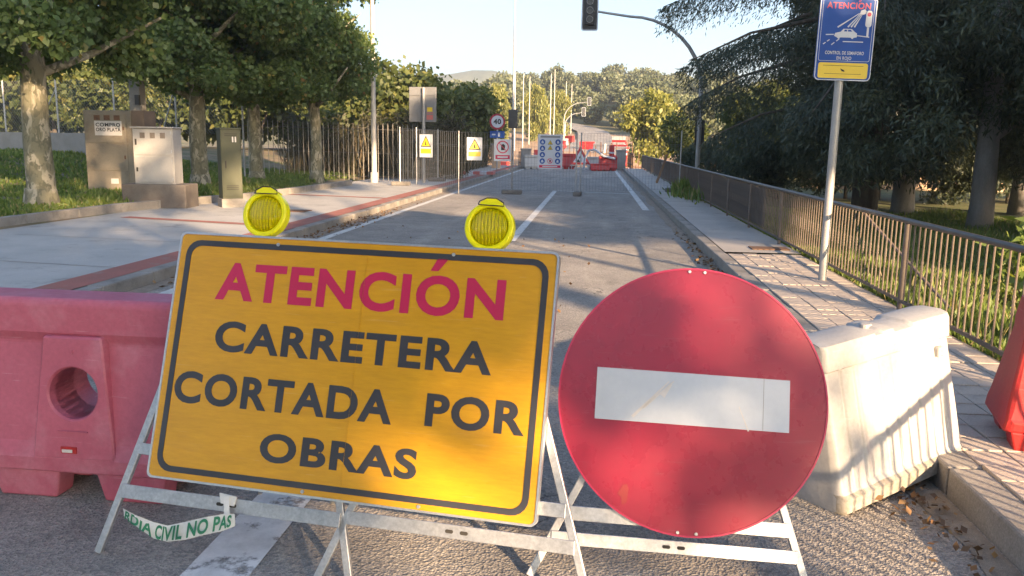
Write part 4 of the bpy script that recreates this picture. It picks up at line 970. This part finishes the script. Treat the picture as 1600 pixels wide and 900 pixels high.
# white cabinet on plinth
c2 = thing('utility_cabinet', (-9.5, 17.6, .2), 'white electric meter cabinet on a brown concrete plinth', 'cabinet')
M2 = yawM(-9.62, 17.55, .2, .1)
B().box((.02, .2, .15), (1.4, .75, .58), M2).build('plinth', 'plinth', c2, bevel=.02)
B().box((0, .22, 1.04), (.88, .46, 1.2), M2).build('body', 'cabinet_white', c2, bevel=.008)
B().box((0, .2, 1.66), (.94, .54, .035), M2).build('roof', 'cabinet_white', c2, bevel=.01)
for z, h in ((1.35, .55), (.755, .56)):
    d = B().box((0, -.016, z), (.82, .015, h), M2).build('door', 'cabinet_white', c2, bevel=.004)
    B().box((-.37, -.027, z), (.035, .012, .13 if z > 1 else .09), M2).build('handle', 'dark_slot', d)
for x in (-.22, .0, .22): B().box((x, -.026, 1.49), (.11, .006, .12), M2).build('window', 'plinth', c2, bevel=.003)
for z in (.55, .95, 1.15, 1.55): B().box((.4, -.024, z), (.02, .012, .07), M2).build('hinge', 'galvanised', c2)
for z, y_ in ((1.66, 1), (.94, 1)): B().box((.4, -.022, z), (.03, .014, .09), M1).build('lock', 'rust', c1)
# olive cabinet
c3 = thing('utility_cabinet', (-8.2, 18.2, .13), 'narrow olive green street cabinet on a pale foot', 'cabinet')
M3 = yawM(-8.2, 18.2, .13, .62)
B().box((0, 0, .09), (.5, .5, .2), M3).build('foot', 'kerb_stone', c3, bevel=.01)
B().box((0, 0, .95), (.44, .44, 1.54), M3).build('body', 'cabinet_olive', c3, bevel=.01)
B().box((0, 0, 1.735), (.48, .48, .04), M3).build('roof', 'cabinet_olive', c3, bevel=.01)
B().box((0, -.226, .95), (.39, .01, 1.42), M3).build('door', 'cabinet_olive', c3, bevel=.004)
for z in (.4, .44, .48, 1.58, 1.62): B().box((0, -.233, z), (.26, .008, .014), M3).build('vent_slot', 'dark_slot', c3)
B().box((-.13, -.236, .95), (.025, .012, .16), M3).build('handle', 'dark_slot', c3)
for x in (.04, .1): B().box((x, -.233, 1.5), (.03, .004, .12), M3).build('sticker', 'paper', c3)
# concrete pole behind the cabinets
t = thing('utility_pole', (-12.6, 22.3, .2), 'square grey concrete pole right behind the tan cabinet', 'pole')
B().add([(-12.78, 22.12, 0), (-12.42, 22.12, 0), (-12.42, 22.48, 0), (-12.78, 22.48, 0), (-12.7, 22.2, 9), (-12.5, 22.2, 9), (-12.5, 22.4, 9), (-12.7, 22.4, 9)], [(0, 3, 2, 1), (4, 5, 6, 7), (0, 1, 5, 4), (1, 2, 6, 5), (2, 3, 7, 6), (3, 0, 4, 7)]).build('shaft', 'wall_concrete', t, bevel=.02)
B().box((-12.48, 22.08, 2.65), (.12, .08, .26)).build('junction_box', 'dark_metal', t)
# low wall with wire fence at the far left
t = thing('low_wall', (-22, 33, .9), 'low grey concrete wall at the far left behind the verge', 'wall')
mb = B(); mb.add([(-34, 36, .3), (-16.4, 30.2, .3), (-16.4, 30.2, 1.78), (-34, 36, 1.78), (-34, 36.3, .3), (-16.3, 30.5, .3), (-16.3, 30.5, 1.78), (-34, 36.3, 1.78)], [(0, 1, 2, 3), (5, 4, 7, 6), (1, 5, 6, 2), (4, 0, 3, 7), (3, 2, 6, 7)]); mb.build('wall_body', 'wall_concrete', t)
t = thing('wire_fence', (-21, 32.5, 1.78), 'wire mesh fence with slanting stays on top of the low wall', 'fence')
a = Vector((-33.5, 36, 1.78)); b = Vector((-12.6, 29.2, 1.78))
for k in range(8):
    p = a.lerp(b, k/7); zb = 1.7 if p.x < -16.3 else .2
    B().tube([(p.x, p.y, zb), (p.x, p.y, 3.9)], .035, 8).build('post', 'pole_grey', t)
    if k % 2 == 0: B().tube([(p.x, p.y, 3.5), (p.x-1.3, p.y+.42, zb+.1)], .025, 6).build('stay', 'pole_grey', t)
mb = B()
for k in range(150):
    for s in (-1, 1):
        u0 = k/150; u1 = u0+s*.09
        if not 0 <= u1 <= 1: continue
        p = a.lerp(b, u0); q = a.lerp(b, u1); mb.tube([(p.x, p.y, 1.8), (q.x, q.y, 3.85)], .006, 3, caps=False)
o = mb.build('wire_mesh', 'wire', t); o['kind'] = 'stuff'
# lamp post left
def lamp_post(x, y, z, h, r, label, mat='pole_pale', arm=1.2, group=None):
    t = thing('lamp_post', (x, y, z), label, 'lamp post', group)
    B().tube([(x, y, z), (x, y, z+.05), (x, y, z+1.2), (x, y, z+h)], [r*1.0, r, r*.95, r*.6], 12).build('shaft', mat, t, smooth=True)
    B().tube([(x, y, z+h-.02), (x+arm*.4, y, z+h+.25), (x+arm, y, z+h+.3)], r*.45, 8).build('arm', mat, t)
    B().box((x+arm+.25*min(1, arm), y, z+h+.3), (.6*min(1, arm+.2), .25, .12)).build('luminaire', 'dark_metal', t, bevel=.03)
    return t
lamp_post(-8.12, 30.3, .1, 9.5, .105, 'tall pale lamp post by the end of the iron bar fence')
B().tube([(-8.12, 30.3, .12), (-8.12, 30.3, .5)], .15, 12).build('base_sleeve', 'pole_pale', [o for o in COL.objects if o.name.startswith('lamp_post')][0], smooth=True)
slender = lamp_post(-5.75, 58, .1, 13, .09, 'slender tall lamp post rising behind the wire panels, middle of the road view', 'pole_grey')
t = slender
B().box((-5.72, 57.72, 3.25), (.42, .3, 1.0)).build('signal_housing', 'dark_metal', t, bevel=.05); B().box((-5.72, 57.55, 3.25), (.62, .03, 1.25)).build('backboard', 'dark_metal', t, bevel=.04)
# iron bar fence
bf = thing('bar_fence', (-9, 31.5, .1), 'tall pale iron bar fence between the plane tree and the lamp post', 'fence')
a = Vector((-13.6, 31.0, .2)); b = Vector((-6.9, 32.2, .1)); n = 36
one = None
for k in range(n+1):
    p = a.lerp(b, k/n)
    if one is None: one = B().tube([(p.x, p.y, p.z), (p.x, p.y, p.z+2.1), (p.x, p.y, p.z+2.2)], [.011, .011, .003], 6).build('bar', 'fence_pale', bf); ow = one.location+world_loc(bf); p0 = p
    else: c = child_copy(one, bf, ow); c.location += p-p0
for h in (.15, 1.05, 1.95):
    B().tube([a+Vector((0, .02, h)), b+Vector((0, .02, h))], .013, 6).build('rail', 'fence_iron', bf)
# grey sign back
gs = thing('road_sign_back', (-6.4, 31, .13), 'back of a large grey rectangular road sign on its post', 'sign')
B().tube([(-6.42, 31.05, .1), (-6.42, 31.05, 3.6)], .06, 12).build('post', 'pole_grey', gs, smooth=True)
B().box((-6.47, 31.14, 3.0), (1.03, .03, 1.27)).build('plate', 'sign_back', gs, bevel=.02)
for z in (2.65, 3.35): B().box((-6.47, 31.11, z), (.98, .03, .04)).build('stiffener', 'sign_back', gs)
B().box((-6.2, 31.12, 2.58), (.24, .008, .26)).build('sticker', 'sticker_red', gs); B().box((-6.2, 31.12, 2.82), (.2, .006, .16)).build('sticker', 'panel_yellow', gs)
# 40 speed limit sign
sp = thing('speed_limit_sign', (-5.66, 48, .13), 'round 40 speed limit sign with red rim on the left footway', 'sign')
B().tube([(-5.66, 48.05, .1), (-5.66, 48.05, 3.1)], .05, 10).build('post', 'pole_grey', sp)
MQ = yawM(-5.66, 48, 2.82, .1)
B().prism(circ(.45, 40), 0, .02, MQ).build('disc', 'sign_red', sp); B().prism(circ(.34, 40), -.006, -.002, MQ).build('face', 'sign_white', sp)
put_text(B(), '40', -.22, .22, -.14, .15, -.01, MQ, .04).build('lettering', 'ink', sp)
B().box((0, .01, -.72), (.85, .02, .38), MQ).build('blue_panel', 'sign_blue', sp, bevel=.01)
B().box((.1, -.004, -.72), (.1, .006, .24), MQ).build('panel_mark', 'sign_white', sp); B().box((-.2, -.004, -.72), (.2, .006, .08), MQ).build('panel_mark', 'sign_white', sp)
# ------------------------------------------------------------------ site fence panels with boards
def mesh_panel(p, q, label, h=2.0, feet=(True, True)):
    p = Vector(p); q = Vector(q); d = q-p; t = thing('mesh_fence_panel', (p+q)/2, label, 'fence panel', 'wire mesh site fence panels')
    for a in (p, q): B().tube([a+Vector((0, 0, .02)), a+Vector((0, 0, h))], .021, 8).build('post', 'galvanised', t)
    mb = B(); n = int(d.length/.1); rgt = d.normalized()
    for k in range(1, n):
        a = p+d*(k/n); mb.tube([a+Vector((0, 0, .12)), a+Vector((0, 0, h-.04))], .0035, 3, caps=False)
    for z in (.12, .5, .55, 1.0, 1.5, 1.55, h-.04): mb.tube([p+Vector((0, 0, z)), q+Vector((0, 0, z))], .003, 3, caps=False)
    o = mb.build('wire_mesh', 'wire', t); o['kind'] = 'stuff'
    return t
def block_foot(x, y, z, label, a=0):
    t = B().box((0, 0, .07), (.66, .24, .14), yawM(x, y, z, a)).build('fence_foot', 'concrete_foot', bevel=.03, loc=(x, y, z)); tag(t, label, 'fence foot', 'concrete feet of the site fence')
P = [(-6.75, 28.6, .13), (-4.35, 26.5, 0), (-2.7, 27.15, 0), (-.62, 27.0, 0), (-.48, 27.0, 0), (2.72, 27.6, .13)]
mesh_panel(P[0], P[1], 'wire fence panel stepping off the left kerb'); mesh_panel(P[1], P[2], 'short wire fence panel left of the middle, at the left lane'); mesh_panel(P[2], P[3], 'wire fence panel holding the large white safety board'); mesh_panel(P[4], P[5], 'wire fence panel closing the right lane up to the railing')
mesh_panel((-6.3, 29.2, .13), (-6.1, 32.2, .13), 'wire fence panel running back along the left footway')
block_foot(-2.7, 27.15, 0, 'concrete fence foot in the left lane'); block_foot(-.56, 26.98, 0, 'concrete fence foot under the double post in mid road', .5 + 1.0); block_foot(-6.72, 28.6, .13, 'concrete fence foot on the left footway below the grey sign'); block_foot(-6.12, 32.1, .13, 'concrete fence foot further back on the left footway'); block_foot(2.6, 27.6, .14, 'concrete fence foot among the weeds by the railing')
def board(x, y, z0, z1, wd, label, kind, a=0.0):
    cz = (z0+z1)/2; h = z1-z0; t = thing('safety_board', (x, y, z0), label, 'sign', 'safety boards hung on the site fence'); M = yawM(x, y, cz, a)
    B().box((0, 0, 0), (wd, .008, h), M).build('plate', 'sign_white', t, bevel=.002)
    def tri(cx, cz_, s, dn=0, m1='ink', m2='panel_yellow'):
        T = lambda k: [(cx-k*s*.5, cz_-k*s*.29), (cx+k*s*.5, cz_-k*s*.29), (cx, cz_+k*s*.58)]
        B().prism(T(1), -.0075, -.005, M).build('triangle', m1, t); B().prism(T(.78), -.011, -.0085, M).build('triangle_face', m2, t)
        B().prism([(cx-.07*s, cz_-.15*s), (cx+.08*s, cz_-.15*s), (cx+.02*s, cz_+.02*s), (cx+.05*s, cz_+.16*s), (cx-.04*s, cz_+.12*s)], -.0145, -.012, M).build('pictogram', 'ink', t)
    def prohib(cx, cz_, r):
        mb = B(); ring(mb, circ(r, 24, cx, cz_), circ(r*.82, 24, cx, cz_), -.0075, -.005, M); c, s = math.cos(-.8), math.sin(-.8)
        mb.prism([(cx+c*-r*.85-s*-.01, cz_+s*-r*.85+c*-.01), (cx+c*r*.85-s*-.01, cz_+s*r*.85+c*-.01), (cx+c*r*.85-s*.012, cz_+s*r*.85+c*.012), (cx+c*-r*.85-s*.012, cz_+s*-r*.85+c*.012)], -.0115, -.0085, M); mb.build('prohibition_ring', 'letter_red', t)
        mb = B(); mb.prism([(cx-.05*r/.2, cz_-.1*r/.2), (cx+.06*r/.2, cz_-.1*r/.2), (cx+.08*r/.2, cz_+.04*r/.2), (cx+.03*r/.2, cz_+.1*r/.2), (cx-.05*r/.2, cz_+.07*r/.2)], -.0049, -.0042, M); mb.build('pictogram', 'ink', t)
    if kind == 'warn':
        tri(0, .09*h/.75, wd*.8); B().box((0, -.006, -.17*h/.75), (wd*.8, .003, h*.2), M).build('caption_field', 'panel_yellow', t)
        put_text(B(), 'PELIGRO', -wd*.3, wd*.3, -.19*h/.75, -.15*h/.75, -.009, M, .02).build('lettering', 'ink', t) if False else None
    if kind == 'no':
        prohib(0, .1, wd*.36); B().box((0, -.006, -.22), (wd*.84, .003, .13), M).build('caption_field', 'letter_red', t); B().box((0, -.009, -.22), (wd*.6, .002, .05), M).build('caption_text', 'sign_white', t)
    if kind == 'multi':
        B().box((0, -.006, h*.43), (wd*.8, .003, h*.05), M).build('heading', 'sign_back', t)
        for i in range(4):
            for s in (-1, 1):
                cx, cz_ = s*wd*.31, h*(.28-.185*i); B().prism(circ(h*.08, 20, cx, cz_), -.0075, -.005, M).build('mandatory_disc', 'sign_blue', t)
                rr = random.Random(i*2+s); B().prism([(cx-.03-.02*rr.random(), cz_-.045), (cx+.03+.02*rr.random(), cz_-.04), (cx+.025, cz_+.02), (cx, cz_+.04+.015*rr.random()), (cx-.035, cz_+.01)], -.011, -.0085, M).build('pictogram', 'sign_white', t)
        tri(0, h*.25, h*.15, m2='panel_yellow'); tri(0, h*.1, h*.15)
        prohib(0, -h*.27, h*.08); B().box((0, -.006, -h*.43), (wd*.86, .003, h*.075), M).build('caption_field', 'letter_red', t); B().box((0, -.009, -h*.43), (wd*.6, .002, h*.03), M).build('caption_text', 'sign_white', t)
    for s in (-1, 1): B().tube([M @ Vector((s*wd*.4, 0, h*.48)), M @ Vector((s*wd*.4, .03, h*.48+.04))], .006, 5).build('tie', 'dark_metal', t)
board(-5.62, 27.55, 1.13, 1.88, .52, 'white board with yellow warning triangle, left one near the grey sign', 'warn', -.72+.3)
board(-3.86, 26.62, 1.08, 1.8, .5, 'white board with yellow warning triangle, right of the first one', 'warn', .37)
board(-3.0, 26.98, 1.06, 1.76, .56, 'white no trespassing board with red ring and red caption', 'no', .3)
board(-1.47, 27.0, .84, 1.93, .8, 'large white safety board with blue discs and yellow triangles', 'multi', -.05)
# ------------------------------------------------------------------ bridge head and works beyond
for x, lb in ((1.62, 'grey concrete bridge pillar on the right of the carriageway'), (-4.6, 'grey concrete bridge pillar on the left of the carriageway')):
    t = thing('bridge_pillar', (x, 55.3, 0), lb, 'pillar', 'concrete pillars at the bridge head')
    B().box((x, 55.3, .6), (.62, .6, 1.2)).build('shaft', 'wall_concrete', t, bevel=.03); B().box((x, 55.3, 1.25), (.7, .68, .1)).build('cap', 'wall_concrete', t, bevel=.02)
pil = thing('gate_pillar', (-6.6, 50, .1), 'concrete pillar with orange sunlight put into its colour, beside the speed limit sign', 'pillar'); B().box((-6.0, 50.5, .75), (.5, .5, 1.5)).build('shaft', 'warm_tan', pil, bevel=.02); B().box((-6.0, 50.5, 1.54), (.6, .6, .1)).build('cap', 'wall_concrete', pil)  # concrete pillar; orange sunlight is put into the tan of the shaft
for x, y0, y1, lb in ((-5.1, 55.8, 66, 'dark bridge railing on the left beyond the pillar'), (2.4, 55.8, 64, 'dark bridge railing on the right beyond the pillar')):
    t = thing('bridge_railing', (x, y0, 0), lb, 'railing', 'bridge railings')
    for z in (.35, 1.05): B().box((x, (y0+y1)/2, z), (.05, y1-y0, .06)).build('rail', 'rust', t)
    for k in range(9): B().box((x, y0+(y1-y0)*k/8, .52), (.06, .06, 1.04)).build('post', 'rust', t)
# triangle roadworks sign
ts = thing('roadworks_sign', (-1.0, 54.5, 0), 'triangular red-rimmed roadworks sign on low legs behind the wire fence', 'sign'); MT = yawM(-1.03, 54.5, .33, 0) @ Matrix.Rotation(-.15, 4, 'X')
T = lambda k, o=0: [(-.68*k, o), (.68*k, o), (0, o+1.15*k)]
B().prism(T(1), 0, .02, MT).build('plate', 'plastic_red', ts); B().prism([(-.44, .13), (.44, .13), (0, .87)], -.006, -.002, MT).build('face', 'sign_white', ts)
B().prism([(-.25, .14), (.02, .14), (-.1, .36)], -.012, -.008, MT).build('heap_pictogram', 'ink', ts); B().prism([(.0, .14), (.09, .14), (.12, .4), (.06, .58), (-.02, .55), (-.08, .36), (.02, .4)], -.012, -.008, MT).build('worker_pictogram', 'ink', ts)
for x in (-.5, .5): B().tube([(-1.03+x, 54.5, .36), (-1.03+x*1.1, 54.4, 0)], .02, 6).build('leg', 'galvanised', ts)
B().box((-1.03, 54.52, .27), (1.25, .02, .05)).build('crossbar', 'galvanised', ts)
far = jersey('plastic_barrier', (.75, 53.2, 0), rad(3), 1.15, .9, 'plastic_red', 'red plastic barrier at the right lane of the bridge head', detail=False)
jersey('plastic_barrier', (.25, 52.6, 0), rad(8), 1.2, .45, 'plastic_red', 'low red plastic block in front of the bridge barrier', detail=False)
jersey('plastic_barrier', (-1.95, 55.5, 0), rad(0), 1.2, 1.0, 'plastic_red', 'red plastic barrier between the safety board and the triangle', detail=False)
jersey('plastic_barrier', (-4.0, 54, 0), rad(20), 1.3, .9, 'plastic_white', 'white plastic barrier at the left pillar of the bridge', detail=False)
jersey('plastic_barrier', (.2, 57, 0), rad(0), 1.6, .8, 'plastic_white', 'white plastic barrier behind the roadworks triangle', detail=False)
B0 = [('red', -6.4, 88, 1), ('red', -6.0, 92, 1), ('red', -5.6, 97, 1), ('red', -5.2, 103, 1), ('red', -4.8, 110, 1), ('white', -4.4, 116, 1), ('red', -4.0, 124, 1), ('red', 2.6, 90, 1), ('white', 2.7, 95, 1), ('red', 2.8, 100, 1), ('white', 2.9, 107, 1), ('red', 3.0, 114, 1), ('white', .4, 102, 1), ('red', -1.2, 108, 1), ('white', 3.2, 124, 1), ('red', -9.5, 86, 1)]
src = {}
for c, x, y, s in B0:
    lb = '%s plastic barrier among the %s ones strung across the works beyond the pit' % (c, c)
    if c not in src: src[c] = jersey('plastic_barrier', (x, y, terz(x, y)+.02), 1.2, 2.0, 1.1, 'plastic_'+c, lb, detail=False, group='%s barriers across the works' % c)
    else: copy_tree(src[c], (x, y, terz(x, y)+.02), rad((x*37) % 40-20+70), 1, lb)
wp = None
for k in range(16):
    x = -5.6+.1*k if k % 2 == 0 else 2.9+.05*k; y = 62+2.9*k; z = terz(x, y); lb = 'small red and white works panel in the rows receding beyond the bridge'
    if wp is None:
        wp = thing('works_panel', (x, y, z), lb, 'panel', 'works panels beyond the bridge')
        B().box((x, y, z+.05), (.45, .3, .1)).build('foot', 'rubber', wp)
        for j in range(5): B().box((x, y, z+.2+.2*j), (.28, .04, .2)).build('stripe', 'plastic_red' if j % 2 == 0 else 'sign_white', wp)
    else: copy_tree(wp, (x, y, z), 0, 1.1, lb)
# red post stacked by the right pillar
t = thing('water_filled_post', (1.0, 55.0, 0), 'tall narrow red block standing behind the right-hand barrier', 'barrier')
B().box((1.0, 55.2, .8), (.34, .34, 1.6)).build('body', 'plastic_red', t, bevel=.04); B().box((1.0, 55.2, 1.1), (.36, .36, .12)).build('white_band', 'sign_white', t, bevel=.02)
# corrugated hose hanging over the barrier
t = thing('drain_hose', (-.2, 53.6, 0), 'pale hose looped over the red barrier at the bridge head', 'hose')
B().tube([(-.75, 53.3, .05), (-.7, 53.2, .7), (-.45, 53.2, 1.25), (-.1, 53.1, 1.3), (.5, 52.9, .9), (1.2, 52.9, .75)], .07, 8).build('tube', 'sign_white', t, smooth=True)
# orange netting on posts round the pit
for i, (x0, y0, x1, y1) in enumerate([(-9, 63, -4.5, 60.5), (-4.5, 84, 1.5, 85), (1.5, 85, 5, 80)]):
    t = thing('orange_netting', ((x0+x1)/2, (y0+y1)/2, terz((x0+x1)/2, (y0+y1)/2)), ['orange safety net by the left pillar', 'orange safety net across the far edge of the pit', 'orange safety net at the right end of the pit'][i], 'netting', 'orange netting round the pit')
    z0, z1 = terz(x0, y0), terz(x1, y1); n = 6
    for k in range(5):
        dz_ = .3+k*.2; B().tube([(x0, y0, z0+dz_), ((x0+x1)/2, (y0+y1)/2, (z0+z1)/2+dz_-.06), (x1, y1, z1+dz_)], .028, 4).build('net_strand', 'orange_net', t)
    for k in range(n+1): u = k/n; B().tube([(lerp(x0, x1, u), lerp(y0, y1, u)-.04, lerp(z0, z1, u)-.2), (lerp(x0, x1, u), lerp(y0, y1, u)-.04, lerp(z0, z1, u)+1.3)], .035, 6).build('stake', 'rust', t)
# steel rods rising from the pit
t = thing('rebar_cage', (-.5, 70, -1.6), 'row of rusty reinforcing rods standing in the excavation', 'rods')
for k in range(16): B().tube([(-3+k*.42, 66+(k*7 % 3), -1.7), (-3+k*.42, 66+(k*7 % 3), 1.3+.25*(k % 3))], .035, 5).build('rod', 'rust', t)
# lamp posts and masts beyond
for i, (px, y, h) in enumerate([(-10.2, 105, 9.3), (-9.8, 112, 9.4), (-9.6, 120, 9.2), (-6.5, 118, 9.6), (-6.5, 128, 10.4), (-5.2, 140, 8.8), (-4.6, 150, 8.4)]):
    lamp_post(px, y, terz(px, y), h, .085, ['leftmost white lamp post beyond the works', 'second white lamp post from left beyond the works', 'third white lamp post from left beyond the works', 'fourth white lamp post from left beyond the works', 'fifth, tallest white lamp post beyond the works', 'sixth white lamp post from left beyond the works', 'last white lamp post, nearest the distant signals'][i], 'pole_pale', .12, 'white lamp posts beyond the works')
arch_mast(-4.6, 118, terz(-4.6, 118), 'small distant arched signal, upper one, on the climbing road', -3.6, 6.1, 3.6, .85, False); arch_mast(-4.2, 110, terz(-4.2, 110), 'small distant arched signal, lower one, on the climbing road', -2.6, 4.8, 2.8, .85, False)
# odds and ends
t = thing('leaning_trestle', (2.7, 34, .14), 'wooden trestle leaning on the railing beyond the arched mast', 'trestle')
for dx in (0, .35): B().box((0, 0, .6), (.08, .05, 1.2), Matrix.Translation((2.45+dx*.2, 34+dx*3, .14)) @ Matrix.Rotation(.32, 4, 'Y')).build('plank', 'wood', t)
B().box((2.7, 34.5, .9), (.05, 1.1, .08)).build('rail', 'wood', t)
t = thing('fallen_barrier_board', (-5.9, 40, .13), 'red and white board lying flat on the left footway', 'board')
for k in range(5): B().box((-6.3+k*.32, 40+k*.05, .2), (.32, .9, .14)).build('stripe', 'sticker_red' if k % 2 == 0 else 'sign_white', t)
t = thing('park_bench', (8.8, 15.2, -.1), 'wooden slatted park bench in the sun behind the railing', 'bench')
for k in range(3): B().box((8.8, 15.2+k*.13, .34), (1.7, .1, .04)).build('seat_slat', 'wood', t, bevel=.005)
for k in range(2): B().box((8.8, 15.58, .5+k*.15), (1.7, .03, .1)).build('back_slat', 'wood', t, bevel=.005)
for s in (-.7, .7): B().box((8.8+s, 15.35, .1), (.06, .42, .44)).build('leg', 'dark_metal', t); B().box((8.8+s, 15.62, .4), (.05, .04, .55)).build('back_post', 'dark_metal', t)
t = thing('park_wall', (16, 38, -.2), 'pale low wall glimpsed between the park trunks at the right', 'wall'); B().box((17, 38, .35), (16, .3, 1.0)).build('wall_body', 'warm_tan', t); B().box((17, 38, .89), (16.2, .4, .08)).build('coping', 'wall_concrete', t)
# leafy shrub by the railing at the right edge
rng_ = np.random.default_rng(91); cs, rs = crown_clumps(rng_, 9, (0, 0, .55), (.35, .35, .4), .22, .9, .2)
sm = card_mesh('shrub_leaves', *clump_leaves(rng_, cs, rs, 420, .16, .35, -.1, .2), 'grass_blade')
make_tree('shrub', (4.6, 9.2, -.05), 'small bright leafy shrub behind the railing at the right edge', 'shrub', None, trunk_mesh('stems', [(0, 0, -.05), (.02, .02, .7)], [.02, .008], [([(0, 0, 0), (.2, .1, .6)], [.012, .005]), ([(0, 0, 0), (-.2, .05, .6)], [.012, .005])], 'dark_bark', 6), sm)

# ------------------------------------------------------------------ air
m = bpy.data.materials.new('haze_air'); m.use_nodes = True; t_ = m.node_tree; t_.nodes.clear()
v_ = t_.nodes.new('ShaderNodeVolumePrincipled'); v_.inputs['Color'].default_value = (.86, .93, 1, 1); v_.inputs['Density'].default_value = .0006; v_.inputs['Anisotropy'].default_value = .2
o_ = t_.nodes.new('ShaderNodeOutputMaterial'); t_.links.new(v_.outputs[0], o_.inputs['Volume']); MATS['haze_air'] = m
hz = B().box((-400, 850, 25), (4400, 1960, 210)).build('haze', 'haze_air'); tag(hz, 'thin pale haze over the whole valley', 'haze', kind='stuff')
